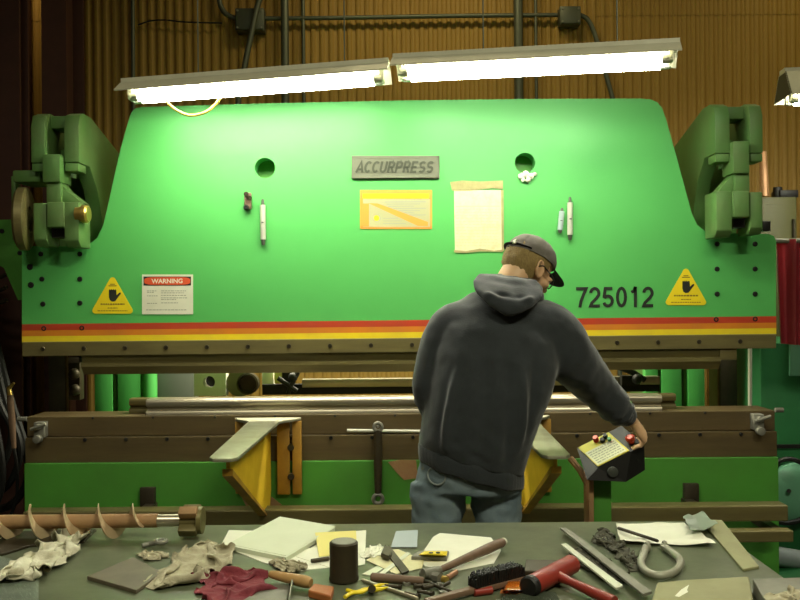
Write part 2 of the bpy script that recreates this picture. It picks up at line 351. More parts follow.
# ------------------------------------------------------------------ hanging fluorescent lights
def fluorescent(A, B, roll, label, rim, hang, power_mat=TUBE, tsep=0.035, hh=0.060, ends=False):
    A, B = V(A), V(B); e = (B-A).normalized(); up = V((0, 0, 1)); up = (up-e*up.dot(e)).normalized(); back = up.cross(e)
    if back.y < 0: back = -back
    Rm = Matrix.Rotation(roll, 3, e); up = Rm @ up; back = Rm @ back
    t = thing('fluorescent_light', label, 'light', (A+B)/2, 'fluorescent lights')
    q = lambda s, b, z: A + e*s + back*b + up*z
    L = (B-A).length; ov = 0.035
    prof = [(-rim, 0.012), (-0.05, hh), (0.05, hh), (rim, 0.012)]; th = 0.004
    m = MB(); ring = prof + [(b*(1-0.02), z-th*1.3) for b, z in prof[::-1]]
    m.loft([[q(-ov, b, z) for b, z in ring], [q(L+ov, b, z) for b, z in ring]])
    if ends:
        for s in (-ov, L+ov): MB().prism([q(s, b, z) for b, z in prof], e*0.006).build('end_plate', CONDUIT, t, smooth=False)
    hd = m.build('hood', LAMP_HOOD, t, smooth=False)
    ch = MB(); ch.loft([[q(s, b, z) for b, z in ((-.04, hh-.001), (-.04, hh+.022), (.04, hh+.022), (.04, hh-.001))] for s in (-ov, L+ov)])
    ch.build('ballast_channel', LAMP_HOOD, t, smooth=False)
    for k, (b, z) in enumerate(((-tsep, 0.0), (tsep, 0.0))):
        tb = MB().cyl(q(0.015, b, z), q(L-0.015, b, z), 0.019, seg=16).build('tube', power_mat, t)
        for s0, s1 in ((0.0, 0.035), (L-0.035, L)): MB().cyl(q(s0, b, z), q(s1, b, z), 0.0195, seg=16).build('tube_cap', PALE_METAL, t)
    for s in (0.0, L):
        for b in (-tsep, tsep):
            so = MB(); so.loft([[q(s-0.008, b+x, z) for x, z in ((-.014, .058), (-.014, -.012), (.014, -.012), (.014, .058))], [q(s+0.008, b+x, z) for x, z in ((-.014, .058), (-.014, -.012), (.014, -.012), (.014, .058))]])
            so.build('lamp_holder', PALE_METAL, t, smooth=False)
    for s in hang:
        p = q(s, 0, hh+.02); MB().tube([p, (p.x, p.y, 4.6)], 0.003, 6).build('hanger_cable', CONDUIT, t)
    return t
LA, LB = P(133, 98.5, 3.74), P(382, 79.5, 3.66)
fl1 = fluorescent(LA, LB, 0.0, 'dimmer left one of two white fluorescent lights above the green ram', 0.125, (0.3, 0.95), tsep=0.024)
RA, RB = P(402, 75, 3.64), P(670, 61.5, 3.42)
fl2 = fluorescent(RA, RB, radians(-5), 'bright right one of two white fluorescent lights above the green ram', 0.10, (0.35, 0.9))
fluorescent(P(789, 101, 4.6), P(1000, 94, 4.5), 0.0, 'small lit fluorescent light cut off by the right edge of the photo', 0.13, (0.2, 0.9), hh=0.15, ends=True)
MB().tube(spline([P(165, 96, 3.71), P(168, 103, 3.71), P(176, 110, 3.72), P(190, 115.5, 3.73), (P(205, 112.5, 3.73)), P(215, 105, 3.73), P(220, 98, 3.72)], 6), 0.006, 8).build('power_cord', CORD_Y, label='yellow cord sagging under the left fluorescent light', cat='cord')
# ------------------------------------------------------------------ press brake
D = 4.1
PB = thing('press_brake', 'big green press brake with red, orange and yellow stripes across its ram', 'machine', (0, 4.2, 0))
def circ(px, py, rpx, d, n=24):
    c = P(px, py, d); r = rpx/FPX*d
    return [c+V((r*cos(2*pi*k/n), 0, r*sin(2*pi*k/n))) for k in range(n)]
outline = [(22, 343), (22, 262), (22, 246), (60, 246), (78, 247), (88, 245), (97, 238), (103, 226), (108, 205), (119, 155), (128, 122), (131, 113), (135, 108.5), (141, 107),
           (260, 103.5), (400, 100.5), (520, 99), (640, 98.5), (650, 99.2), (657, 102), (662, 108), (666, 119), (676, 155), (692, 214), (697, 225), (705, 231), (714, 233), (768, 234), (774, 236), (776, 241), (776, 336)]
ram = MB().sheet_holes([P(x, y, D) for x, y in outline], [circ(265, 168, 10.3, D), circ(525, 163, 10.3, D)], (0, 0.09, 0))
RAM = ram.build('ram', GREEN, PB, ang=25)
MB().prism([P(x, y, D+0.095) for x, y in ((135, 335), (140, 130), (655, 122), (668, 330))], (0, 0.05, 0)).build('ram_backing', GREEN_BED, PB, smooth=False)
# stripes and tool holder
def strip(yl0, yl1, yr0, yr1, d, th, name, m, lab=None, x0=22, x1=776.3, bev=0):
    return MB().prism([P(x0, yl0, d), P(x1, yr0, d), P(x1, yr1, d), P(x0, yl1, d)], (0, th, 0)).build(name, m, PB, label=lab, smooth=False, bevel=bev)
strip(324.3, 330.6, 316.2, 322.6, D-0.002, 0.002, 'stripe', RED, 'red stripe')
strip(330.6, 336.4, 322.6, 328.2, D-0.002, 0.002, 'stripe', ORANGE, 'orange stripe')
strip(336.4, 342.2, 328.2, 334.0, D-0.002, 0.002, 'stripe', YELLOW, 'yellow stripe')
strip(342.2, 356.5, 334.0, 348.3, D-0.025, 0.13, 'punch_holder', STEEL_BROWN, bev=0.003)
mb = MB(); holder = [p for p in range(43, 760, 41)]
def bolt(px, py, d, r, name='bolt', m=BLACK, out=0.006, parent=PB):
    c = P(px, py, d); b = MB(); b.lathe(c, [(r, 0.0), (r, out*0.7), (r*0.85, out), (r*0.5, out), (r*0.5, out*0.3), (0, out*0.3)], axis=(0, -1, 0), seg=12)
    return b.build(name, m, parent)
for px in holder: bolt(px, 349 - (px-22)*0.0107, D-0.025, 0.0105, 'holder_bolt', STEEL_DARK)
for px, py in ((30, 267), (31, 285), (42, 279), (41, 254), (80, 254), (80, 279), (80, 303), (43, 304), (44, 328.5), (82, 328),
               (717, 244), (717, 269), (717, 294), (716, 319.5), (755, 244), (755, 269), (755, 294), (755, 319)):
    bolt(px, py, D, 0.0125 if px > 35 else 0.015, 'ram_bolt', BLACK, 0.004)
# punch (upper tool)
def xprism(prof, xa, xb, roll=True):
    """profile (y, z) swept along x, following the machine's level line"""
    m = MB(); return m.loft([[V((xx, y, z)) for y, z in prof] for xx in (xa, xb)])
zz = lambda py, d: CZ + (300-py)/FPX*d
pr = [(D-0.01, 1.245), (D+0.07, 1.245), (D+0.07, 1.20), (D+0.035, 1.150), (D+0.022, 1.150), (D-0.012, 1.19), (D-0.012, 1.205), (D+0.004, 1.212)]
xprism(pr, P(82, 360, D).x, P(720, 360, D).x).build('punch', STEEL_BROWN, PB, smooth=False)
MB().boxpx(720, 348, 737, 360, D-0.012, 0.06).build('punch_end_block', STEEL_BROWN, PB, bevel=0.003)
MB().boxpx(68, 357, 79, 363, D-0.012, 0.06).build('punch_end_block', STEEL_DARK, PB, bevel=0.003)
# bed rail and bed
xl, xr = P(27, 430, D).x, P(775, 430, D).x
zt_ = 0.947; zm = 0.852; zb = 0.728
xprism([(D, zt_), (D+0.2, zt_), (D+0.2, zm), (D, zm)], xl, xr).build('die_rail', RAIL_BROWN, PB, bevel=0.003, smooth=False)
xprism([(D-0.022, zm-0.002), (D+0.2, zm-0.002), (D+0.2, zb), (D-0.022, zb)], xl, xr).build('bed_rail', RAIL_BROWN, PB, bevel=0.003, smooth=False)
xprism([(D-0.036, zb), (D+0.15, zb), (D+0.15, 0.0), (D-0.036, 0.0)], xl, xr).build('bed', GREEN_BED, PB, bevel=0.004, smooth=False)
for i, px in enumerate(range(85, 760, 41)):
    if 415 < px < 540: continue
    bolt(px, 439.8-(px-85)*0.0085, D-0.022, 0.0095, 'rail_bolt', BLACK)
for px in (93, 153, 215, 275, 335, 395, 590, 650, 705): bolt(px, 418-(px-93)*0.0085, D, 0.006, 'rail_pin', BLACK)
# clamps at the rail ends
def rail_clamp(px, py, s):
    c = P(px, py, D-0.022); m = MB()
    m.box(c+V((0, 0.0, 0.012)), (0.05, 0.05, 0.075)); m.cyl(c+V((0, -0.02, -0.028)), c+V((0, -0.055, -0.028)), 0.02, seg=12); m.cyl(c+V((0, -0.02, 0.03)), c+V((0, -0.05, 0.03)), 0.014, seg=12)
    k = m.build('rail_clamp', STEEL_DULL, PB, smooth=True, bevel=0.003)
    MB().tube([c+V((-0.03*s, -0.045, 0.02)), c+V((0.045*s, -0.05, 0.044))], 0.008, 8).build('clamp_lever', STEEL_DULL, k)
rail_clamp(41, 432, 1); rail_clamp(757, 424, 1)
MB().cyl(P(775, 410, D+0.05), P(783, 410, D+0.05), 0.012, seg=12).build('rail_stud', STEEL_DULL, PB)
MB().cyl(P(27, 419, D+0.05), P(18, 419, D+0.05), 0.012, seg=12).build('rail_stud', STEEL_DULL, PB)
# rust patches where the bed paint is worn through
MB().prism([P(x, y, D-0.038) for x, y in ((388, 462), (400, 459.8), (416, 460), (418, 478), (404, 480), (396, 472))], (0, 0.002, 0)).build('worn_patch', RUST, PB, label='bare rusty patch in the bed paint')
MB().prism([P(x, y, D-0.038) for x, y in ((242, 498), (256, 494), (272, 497), (282, 505), (262, 509), (246, 506))], (0, 0.002, 0)).build('worn_patch', RUST, PB, label='brown scuff low on the bed paint')
# guard rail along the foot of the bed, its two brackets and the lower bar at the right
for px in (147, 692):
    MB().boxpx(px-7.5, 488-(px > 400)*4, px+7.5, 512, D-0.066, 0.03).build('rail_bracket', STEEL_DARK, PB, bevel=0.003)
a = P(20, 0, 3.86).x; b = P(782, 0, 3.86).x
xprism([(3.84, 0.550), (3.93, 0.550), (3.93, 0.478), (3.84, 0.478)], a, b).build('guard_rail', STEEL_BROWN, PB, bevel=0.006, smooth=False)
for px in (147, 692): MB().box((P(px, 500, 3.98).x, 3.995, 0.512), (0.05, 0.14, 0.05)).build('rail_bracket', STEEL_DARK, PB)
xprism([(3.74, 0.462), (3.80, 0.462), (3.80, 0.412), (3.74, 0.412)], P(640, 0, 3.76).x, P(787, 0, 3.76).x).build('foot_bar', STEEL_BROWN, PB, bevel=0.005, smooth=False)
for px in (670, 770): MB().box((P(px, 525, 3.9).x, 3.93, 0.435), (0.04, 0.27, 0.035)).build('rail_bracket', STEEL_DARK, PB)
# ------------------------------------------------------------------ side frames with cylinder lugs
def side(S):
    """S = -1 left, +1 right; pixel boxes measured on each side of the photograph"""
    g = dict(l=dict(inner=(64, 79), outer=(31, 45), link=(42, 60, 154, 182), neck=(46, 61, 182, 203), cen=(46.5, 64, 202, 227), lb=(33, 46.5, 203, 246), rb=(64, 79, 202, 247)),
             r=dict(inner=(715, 730), outer=(750, 763), link=(733, 750, 141, 173), neck=(735, 750, 172, 192), cen=(733, 750, 191, 217), lb=(716, 732.5, 191, 237), rb=(750, 763, 192, 234)))['l' if S < 0 else 'r']
    dz = 0 if S < 0 else 10     # the right side sits a little higher in the picture
    d0 = 3.98
    zt = P(0 if S < 0 else 730, 111-dz, d0).z; zb = P(0 if S < 0 else 730, 163-dz, d0).z
    for key in ('inner', 'outer'):
        xa, xb = (P(v, 150, d0).x for v in g[key])
        prof = [(d0, zb), (d0, zt-0.07), (d0+0.02, zt-0.02), (d0+0.07, zt), (d0+0.16, zt), (4.62, zt-0.12), (4.75, zt-0.2), (5.5, zt-0.2), (5.5, 0), (4.28, 0), (4.28, 0.86), (4.95, 0.86), (4.95, 1.36), (4.30, 1.36), (4.30, zb-0.28), (4.22, zb-0.10), (4.12, zb)]
        m = MB(); A = [V((xa, y, z)) for y, z in prof]; m.sheet_holes(A, [], (xb-xa, 0, 0))
        m.build('side_frame', GREEN_DIM, PB, ang=25, bevel=0.004)
        MB().box(((xa+xb)/2, d0+0.05, zb-0.022), ((xb-xa)*0.92, 0.10, 0.038)).build('lug_pad', GREEN_DIM, PB, bevel=0.004)
    xa = P(g['outer'][1 if S < 0 else 0], 150, d0).x; xb = P(g['inner'][0 if S < 0 else 1], 150, d0).x
    MB().box(((xa+xb)/2, d0+0.13, zt-0.04), (abs(xb-xa)+0.01, 0.12, 0.06)).build('cross_tie', GREEN_DIM, PB, bevel=0.006)
    MB().cyl(((xa+xb)/2, d0+0.17, zb-0.05), ((xa+xb)/2, d0+0.17, zt-0.16), 0.036, seg=20).build('hydraulic_cylinder', GREEN_DIM, PB)
    def blk(k, d, depth, name, m=GREEN_DIM, bev=0.006): x0, x1, y0, y1 = g[k]; return MB().boxpx(x0, y0, x1, y1, d, depth).build(name, m, PB, bevel=bev)
    blk('link', d0-0.04, 0.14, 'link'); blk('neck', d0-0.02, 0.10, 'link_neck'); blk('cen', d0-0.06, 0.14, 'link_eye')
    for k in ('lb', 'rb'):
        x0, x1, y0, y1 = g[k]; a = P(x0, y0, d0-0.05); b = P(x1, y1, d0-0.05); w = b.x-a.x
        prof = [(0, a.z), (0, b.z+0.03), (0.03, b.z), (0.15, b.z), (0.15, a.z)]
        MB().loft([[V((xx, d0-0.05+y, z)) for y, z in prof] for xx in (a.x, b.x)]).build('clevis', GREEN_DIM, PB, bevel=0.006)
    # shoulder slope between the eye and the inner lug
    if S < 0: q = [(60, 182), (66, 190), (83, 203), (64, 203), (60, 200)]
    else: q = [(735, 172), (728, 180), (718, 192), (733, 192), (735, 190)]
    MB().prism([P(x, y, d0) for x, y in q], (0, 0.09, 0)).build('link_shoulder', GREEN_DIM, PB, bevel=0.003)
    MB().box(((P(g['cen'][0], 0, d0).x+P(g['cen'][1], 0, d0).x)/2, d0+0.06, P(400 if 0 else g['cen'][0], 232-dz, d0).z), (0.085, 0.1, 0.05)).build('link_gap_shade', BLACK, PB)  # black box put in for the dark shade of the gap below the eye
side(-1); side(1)
pb = P(83, 214, 3.95); MB().lathe(pb-V((0.03, 0, 0)), [(0.035, 0), (0.035, 0.03), (0.043, 0.03), (0.043, 0.05), (0.035, 0.058), (0, 0.058)], axis=(1, 0, 0), seg=20).build('pivot_pin', BRASS, PB, label='brass pin end')
wc = P(24.5, 219, 4.0); wa = V((1, 0.22, 0)).normalized(); MB().lathe(wc-wa*0.03, [(0.0, 0), (0.135, 0), (0.15, 0.012), (0.15, 0.045), (0.135, 0.055), (0.06, 0.055), (0.06, 0.045), (0, 0.045)], axis=wa, seg=36).build('hand_wheel', STEEL_BROWN, PB, label='brown steel wheel at the left linkage')
MB().boxpx(12, 170, 40, 182, 4.02, 0.2).build('wheel_guard', GREEN_DIM, PB, bevel=0.01)
MB().boxpx(11, 176, 16, 240, 4.18, 0.06).build('wheel_guard', GREEN_DIM, PB, bevel=0.004)
MB().boxpx(763, 221, 771, 231, D-0.01, 0.05).build('limit_block', BLACK, PB, bevel=0.003)
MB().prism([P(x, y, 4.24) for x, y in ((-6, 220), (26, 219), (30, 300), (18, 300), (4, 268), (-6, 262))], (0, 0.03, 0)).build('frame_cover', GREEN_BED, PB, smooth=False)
for px, py in ((2, 231), (20, 253)): bolt(px, py, 4.24, 0.012, 'cover_bolt', BLACK)
# ------------------------------------------------------------------ what shows in the gap between ram and bed
def gap(x0, y0, x1, y1, d, dep, name, m, bev=0.003): return MB().boxpx(x0, y0, x1, y1, d, dep).build(name, m, PB, bevel=bev)
for x0, x1, m in ((94, 113, GREEN), (117, 141, GREEN), (645, 659, GREEN), (661, 682.5, GREEN), (687.5, 705.5, GREEN)):
    gap(x0, 335, x1, 470, 4.92, 0.06, 'frame_gusset', m)
c = P(150, 400, 4.95); MB().cyl((c.x, 4.95, 0.3), (c.x, 4.95, 1.4), 0.042, seg=20).build('guide_post', GREEN, PB)
gap(157, 340, 196, 450, 5.0, 0.08, 'back_gauge_carriage', mat('slate_panel', (0.10, 0.11, 0.09), 0.6))
m = MB().sheet_holes([P(x, y, 4.6) for x, y in ((194, 372), (226, 372), (226, 396), (194, 396))], [circ(209, 382, 6, 4.6)], (0, 0.07, 0)); m.build('gauge_block', WHITE_PAINT, PB, smooth=False)
MB().boxpx(196, 374, 224, 395, 4.68, 0.03).build('gauge_block_back', BLACK, PB)
MB().cyl(P(240, 383, 4.62), P(240, 383, 4.70), 0.075, seg=28).build('gauge_pulley', CABINET, PB)
MB().lathe(P(249, 383, 4.52), [(0, 0), (0.058, 0), (0.058, -0.05), (0.048, -0.055), (0.044, -0.02), (0, -0.02)], axis=(0, 1, 0), seg=28).build('gauge_dial', STEEL_DARK, PB)
gap(262, 370, 274, 392, 4.6, 0.05, 'gauge_bracket', WHITE_PAINT)
mm = MB(); mm.boxpx(282, 372, 293, 392, 4.52, 0.05); mm.tube([P(278, 378, 4.49), P(290, 386, 4.49), P(297, 391, 4.49)], 0.013, 8); mm.tube([P(298, 372, 4.49), P(291, 386, 4.49), P(288, 394, 4.49)], 0.013, 8); mm.ball(P(293, 377, 4.49), 0.025)
mm.build('gauge_stop', BLACK, PB)
gap(274, 372, 292, 383, 4.55, 0.04, 'gauge_finger', CARD_Y)
gap(302, 379.5, 660, 384.5, 4.55, 0.06, 'back_gauge_beam', STEEL)
gap(262, 384.5, 660, 391.5, 4.57, 0.05, 'back_gauge_underside', BLACK)  # dark band under the beam, drawn as a black bar
mm = MB(); mm.tube([P(616, 366, 4.5), P(632, 372, 4.5), P(645, 380, 4.5)], 0.016, 8); mm.boxpx(622, 376, 640, 386, 4.5, 0.05); mm.ball(P(637, 379, 4.48), 0.028); mm.build('gauge_stop', BLACK, PB)
MB().cyl(P(750, 330, 4.6), P(750, 470, 4.6), 0.011, seg=10).build('scale_rod', PALE_METAL, PB)
for x0, x1 in ((48, 66), (720, 738)): gap(x0, 340, x1, 470, 4.98, 0.05, 'rear_dark_strip', STEEL_DARK)  # dark upright strips at both ends of the gap
m2 = MB(); c = P(74, 385, 4.4)
m2.boxpx(68, 357, 80, 400, 4.4, 0.06); m2.ball(P(74, 374, 4.39), 0.03); m2.ball(P(75, 390, 4.39), 0.03)
m2.build('guide_bracket', STEEL_DARK, PB, bevel=0.003)
# ------------------------------------------------------------------ writing and stickers on the ram
X, Z = V((cR, 0, sR*0.0)), V((0, 0, 1)); UX = V((1, 0, 0.0))
dF = D-0.001
def plate_px(x0, y0, x1, y1, th, name, m, lab=None, bev=0.0, parent=PB):
    return MB().prism([P(x0, y0, dF-th), P(x1, y0, dF-th), P(x1, y1, dF-th), P(x0, y1, dF-th)], (0, th, 0)).build(name, m, parent, label=lab, bevel=bev, smooth=False)
npl = plate_px(351.5, 155.5, 439.5, 178.5, 0.012, 'nameplate', NAMEPLATE, 'cast metal nameplate with dark slanted lettering', 0.003)
write(MB(), 'ACCURPRESS', lambda x, y: P(356+76*x, 172.6-11.2*y, dF-0.012), (0, -0.004, 0), .19, .22).build('lettering', NAME_DARK, npl, smooth=False)
fr = MB()
for q in ((352.5, 156.5, 438.5, 157.8), (352.5, 176.2, 438.5, 177.5), (352.5, 156.5, 353.8, 177.5), (437.2, 156.5, 438.5, 177.5)): fr.boxpx(*q, dF-0.0145, 0.003)
fr.build('plate_rim', NAMEPLATE, npl, smooth=False)
write(MB(), '725012', lambda x, y: P(576+77.5*x, 307.6-20.5*y-.5*x, dF), (0, -0.0015, 0), .15).build('number_decal', INK, PB, label='black number 725012', smooth=False)
# amber poster with a bending chart
pst = plate_px(360, 190, 432, 229, 0.002, 'instruction_plate', AMBER_POSTER, 'amber bending chart plate')
def poly(pts, m, name, par, d=dF-0.0035): return MB().prism([P(x, y, d) for x, y in pts], (0, 0.0008, 0)).build(name, m, par, smooth=False)
poly([(363, 199), (430, 199), (430, 227), (363, 227)], POSTER_PALE, 'chart_field', pst, dF-0.0028)
poly([(362.5, 193.5), (429, 193.5), (429, 198.3), (362.5, 198.3)], STICKER_Y, 'title_band', pst)
poly([(362, 203.5), (369, 203.5), (369, 226.5), (362, 226.5)], AMBER_POSTER, 'side_band', pst)
poly([(368, 203), (378, 203.5), (428, 222), (428, 226), (418, 226)], AMBER_POSTER, 'chart_band', pst)
MB().prism(circ(376.5, 218, 2.8, dF-0.0045, 16), (0, 0.0008, 0)).build('chart_dot', STICKER_Y, pst, smooth=False)
t = MB()
for i in range(7): t.boxpx(385+i*1.5, 201.5+i*2.2, 426-(i % 3)*6, 202.2+i*2.2, dF-0.0032, 0.0003)
for i in range(3): t.boxpx(383, 218+i*2.6, 398+i*4, 218.6+i*2.6, dF-0.0032, 0.0003)
t.build('chart_lines', INK_GREY, pst, smooth=False)
# white warning sign with a red header
sg = plate_px(142, 274.5, 193, 314.3, 0.002, 'warning_sign', STICKER_W, 'white warning sign with a red header')
poly([(143.5, 276.5), (191, 276.5), (191, 285.5), (143.5, 285.5)], INK, 'sign_header', sg, dF-0.003)
MB().prism([P(167.2+23*math.copysign(abs(cos(a))**0.35, cos(a)), 281+3.9*math.copysign(abs(sin(a))**0.6, sin(a)), dF-0.0040) for a in [2*pi*k/32 for k in range(32)]], (0, 0.0008, 0)).build('header_band', STICKER_R, sg, smooth=False)
MB().text('WARNING', P(167, 281, dF-0.0041), (1, 0, 0), (0, 0, 1), 4.6/205.9, 0.0006, width=31/205.9, bold=0.02).build('header_lettering', PAPER, sg, smooth=False)
t = MB()
for y, xa, xb in ((290.5, 147, 157), (292, 147, 154), (295.5, 147, 157.5), (303, 147, 157), (290.5, 161, 186), (292.5, 161, 184), (295, 161, 186), (297.5, 161, 187), (299.2, 161, 176), (302.5, 161, 178), (309.5, 146, 187)):
    x = xa
    while x < xb: L = random.uniform(1.2, 3.4); t.boxpx(x, y, min(x+L, xb), y+0.75, dF-0.0025, 0.0004); x += L+0.6
t.build('sign_print', INK_GREY, sg, smooth=False)
def triangle(cx, ytop, lab):
    def rp(x, y): return (cx+x, ytop+y)
    pts = []
    for (kx, ky), (a0, a1) in (((0, 3.2), (150, 30)), ((17.2, 33.6), (30, -90)), ((-17.2, 33.6), (-90, -210))):
        for k in range(7):
            a = radians(a0+(a1-a0)*k/6); pts.append(rp(kx+3.0*cos(a), ky-3.0*sin(a)))
    s = MB().prism([P(x, y, dF-0.002) for x, y in pts], (0, 0.002, 0)).build('warning_triangle', STICKER_Y, PB, label=lab, smooth=False)
    hand = [(-3.6, 13), (-3.6, 20), (-2.6, 23.2), (-0.5, 24.6), (2.6, 24.2), (4.6, 21.5), (8.4, 16.6), (8.0, 15.4), (6.8, 15.6), (4.0, 18.2), (3.7, 13), (2.7, 12.2), (1.9, 13), (1.7, 13.2), (0.9, 12), (0, 12.9), (-0.2, 13.1), (-1.0, 12), (-1.8, 12.9), (-2.0, 13.1), (-2.8, 12.2)]
    MB().prism([P(*rp(x, y), dF-0.003) for x, y in hand], (0, 0.001, 0)).build('hand_symbol', INK, s, smooth=False)
    t = MB()
    for y, w in ((6.8, 2.5), (8.4, 4.0)): t.boxpx(cx-w, ytop+y, cx+w, ytop+y+0.9, dF-0.0025, 0.0005)
    for y, w in ((26.4, 12), (30.6, 5), (33.4, 15)):
        x = cx-w
        while x < cx+w: L = random.uniform(1.5, 3); t.boxpx(x, ytop+y, min(x+L, cx+w), ytop+y+(1.5 if y < 27 else 0.8), dF-0.0025, 0.0005); x += L+0.5
    t.build('sign_print', INK_BROWN, s, smooth=False)
triangle(112.5, 277, 'yellow triangular hand warning sign at the left end')
triangle(686, 268.5, 'yellow triangular hand warning sign at the right end')
# ------------------------------------------------------------------ things stuck to the ram face
def onram(px, py, off=0.0): return P(px, py, D-0.0015-off)
ch = thing('paper_chart', 'stained white paper chart taped to the green ram beside the capped head', 'paper', onram(478, 251))
MB().prism([onram(x, y, 0.001) for x, y in ((454, 190), (502, 190), (502.5, 250), (494, 251.5), (480, 249.5), (466, 252), (455, 251))], (0, 0.001, 0)).build('sheet', PAPER_OLD, ch, smooth=False)
MB().prism([onram(x, y, 0.003) for x, y in ((450, 182), (462, 180.5), (480, 181.5), (503, 180.5), (503, 189), (492, 188.2), (470, 190.5), (452, 190.5))], (0, 0.001, 0)).build('tape', TAPE, ch, smooth=False)
MB().prism([onram(x, y, 0.003) for x, y in ((501, 190), (503.5, 190), (504, 251), (501.8, 251))], (0, 0.001, 0)).build('tape', TAPE, ch, smooth=False)
MB().prism([onram(x, y, 0.003) for x, y in ((454, 250), (466, 251), (480, 248.6), (494, 250.6), (503, 249.5), (503, 251.8), (480, 251.5), (466, 253), (454, 252.5))], (0, 0.001, 0)).build('tape', TAPE, ch, smooth=False)
t = MB()
t.boxpx(456, 206, 500, 206.6, D-0.0035, 0.0008)
for i in range(8): t.boxpx(457+i*5.6, 206, 457.35+i*5.6, 248, D-0.0035, 0.0008)
for i in range(13):
    x = 456
    while x < 498: L = random.uniform(2, 5); t.boxpx(x, 209+i*3.05, x+L*0.7, 209.5+i*3.05, D-0.0035, 0.0008); x += L
t.build('chart_print', mat('pale_print', (0.55, 0.52, 0.30), 0.8), ch, smooth=False)
def stick(px, y0, y1, w, label, tilt=0.0, m=PALE_METAL, group='magnetic markers on the ram'):
    a, b = onram(px-tilt, y0, 0.014), onram(px+tilt, y1, 0.014); t = thing('paint_marker', label, 'marker', b, group)
    MB().tube([a+(b-a)*0.13, a+(b-a)*0.88], w, 12).build('barrel', m, t)
    MB().tube([a, a+(b-a)*0.05, a+(b-a)*0.13], [w*0.35, w*0.55, w*0.6], 10).build('tip', CONDUIT, t)
    MB().tube([a+(b-a)*0.88, b], [w*0.8, w*0.6], 10).build('end_plug', CONDUIT, t)
    MB().tube([a+(b-a)*0.5+V((0, -w, 0)), a+(b-a)*0.53+V((0, -w, 0))], w*0.4, 8).build('button', CONDUIT, t)
stick(263, 199, 245, 0.0135, 'pale marker standing upright on the ram below the left hole', 0.4, PALE_METAL)
stick(570, 197, 240, 0.0135, 'pale marker upright on the ram, right one of the close pair', 0, PALE_METAL)
stick(561, 208, 233, 0.013, 'short blue-grey marker beside the tall pale one right of the cap', -1.2, mat('blue_grey', (0.35, 0.45, 0.42), 0.4))
t = thing('magnet_clip', 'small brown clip on the ram below the left hole', 'clip', onram(248, 209))
MB().box(onram(248, 201, 0.012), (0.034, 0.022, 0.08)).build('body', WOOD_BROWN, t, bevel=0.006)
m = MB(); m.cyl(onram(246, 194, 0.01), onram(246, 194, 0.04), 0.012, seg=12); m.cyl(onram(250, 198, 0.01), onram(250, 198, 0.036), 0.01, seg=12); m.build('jaw', STEEL_DARK, t)
MB().lathe(onram(247, 208, 0.008), [(0.012, 0), (0.014, 0.02), (0.008, 0.03), (0, 0.03)], axis=(0, -1, 0), seg=12).build('knob', BLACK, t)
# crumpled tape wad under the right hole
m = MB()
for (x, y, r) in ((521, 176, .014), (526, 174, .016), (531, 176, .013), (528, 180, .012), (535, 174, .01), (523, 180, .01)): m.ball(onram(x, y, 0.012), (r, r*0.7, r*1.1))
m.remesh(0.004, 2).displace(lambda c, n: 0.006*noise.noise(c*90)).build('tape_wad', STICKER_W, label='crumpled scrap of pale tape under the right hole of the ram', cat='tape')
# ------------------------------------------------------------------ support arms
def support_arm(px_back, py_back, label, xs, d0=4.058, length=1.05, wb=0.145, wf=0.105, flange=(0.16, 0.16)):
    x = xs; z = 0.941
    t = thing('sheet_support_arm', label, 'support arm', (x, d0, 0.5), 'sheet support arms')
    pts = [V((x-flange[0], d0, z)), V((x-flange[0]+0.03, d0-0.06, z)), V((x-wb/2-0.02, d0-0.09, z)), V((x-wb/2, d0-0.12, z))]
    pts += [V((x-wf/2, d0-length+0.03, z)), V((x-wf/2+0.02, d0-length, z)), V((x+wf/2-0.02, d0-length, z)), V((x+wf/2, d0-length+0.03, z))]
    pts += [V((x+wb/2, d0-0.12, z)), V((x+wb/2+0.02, d0-0.09, z)), V((x+flange[1]-0.03, d0-0.06, z)), V((x+flange[1], d0, z))]
    MB().prism(pts, (0, 0, -0.014)).build('arm_top', ARM_TOP, t, bevel=0.003)
    web = [V((x+0.0, d0-0.012, z-0.015)), V((x, d0-length+0.07, z-0.015)), V((x, d0-length+0.07, z-0.05)), V((x, d0-0.14, 0.505)), V((x, d0-0.06, 0.505)), V((x, d0-0.012, 0.60))]
    MB().prism(web, (0.014, 0, 0)).build('web', YELLOW_ARM, t, bevel=0.002, smooth=False)
    el = [V((x-0.012, d0-length+0.06, z-0.05)), V((x-0.012, d0-0.145, 0.50)), V((x-0.012, d0-0.165, 0.50)), V((x-0.012, d0-length+0.06, z-0.075))]
    MB().prism(el, (0.038, 0, 0)).build('web_edge', OCHRE_ARM, t, smooth=False)
    for xa, xb, zl in ((-0.155, -0.115, 0.58), (0.045, 0.105, 0.575), (0.118, 0.162, 0.575)):
        MB().box((x+(xa+xb)/2, d0-0.012, (z-0.016+zl)/2), (xb-xa, 0.022, z-0.016-zl)).build('mounting_strap', OCHRE_ARM, t, bevel=0.003)
    m = MB()
    for zz_ in (0.66, 0.80): m.cyl((x+0.111, d0+0.01, zz_), (x+0.111, d0-0.03, zz_), 0.016, seg=12)
    m.build('clamp_bolt', STEEL_DARK, t)
support_arm(0, 0, 'yellow sheet support arm with a worn grey top, left of the man', (267-400)/FPX*4.058)
support_arm(0, 0, 'yellow sheet support arm partly hidden behind the man, beside the control box', 0.555)
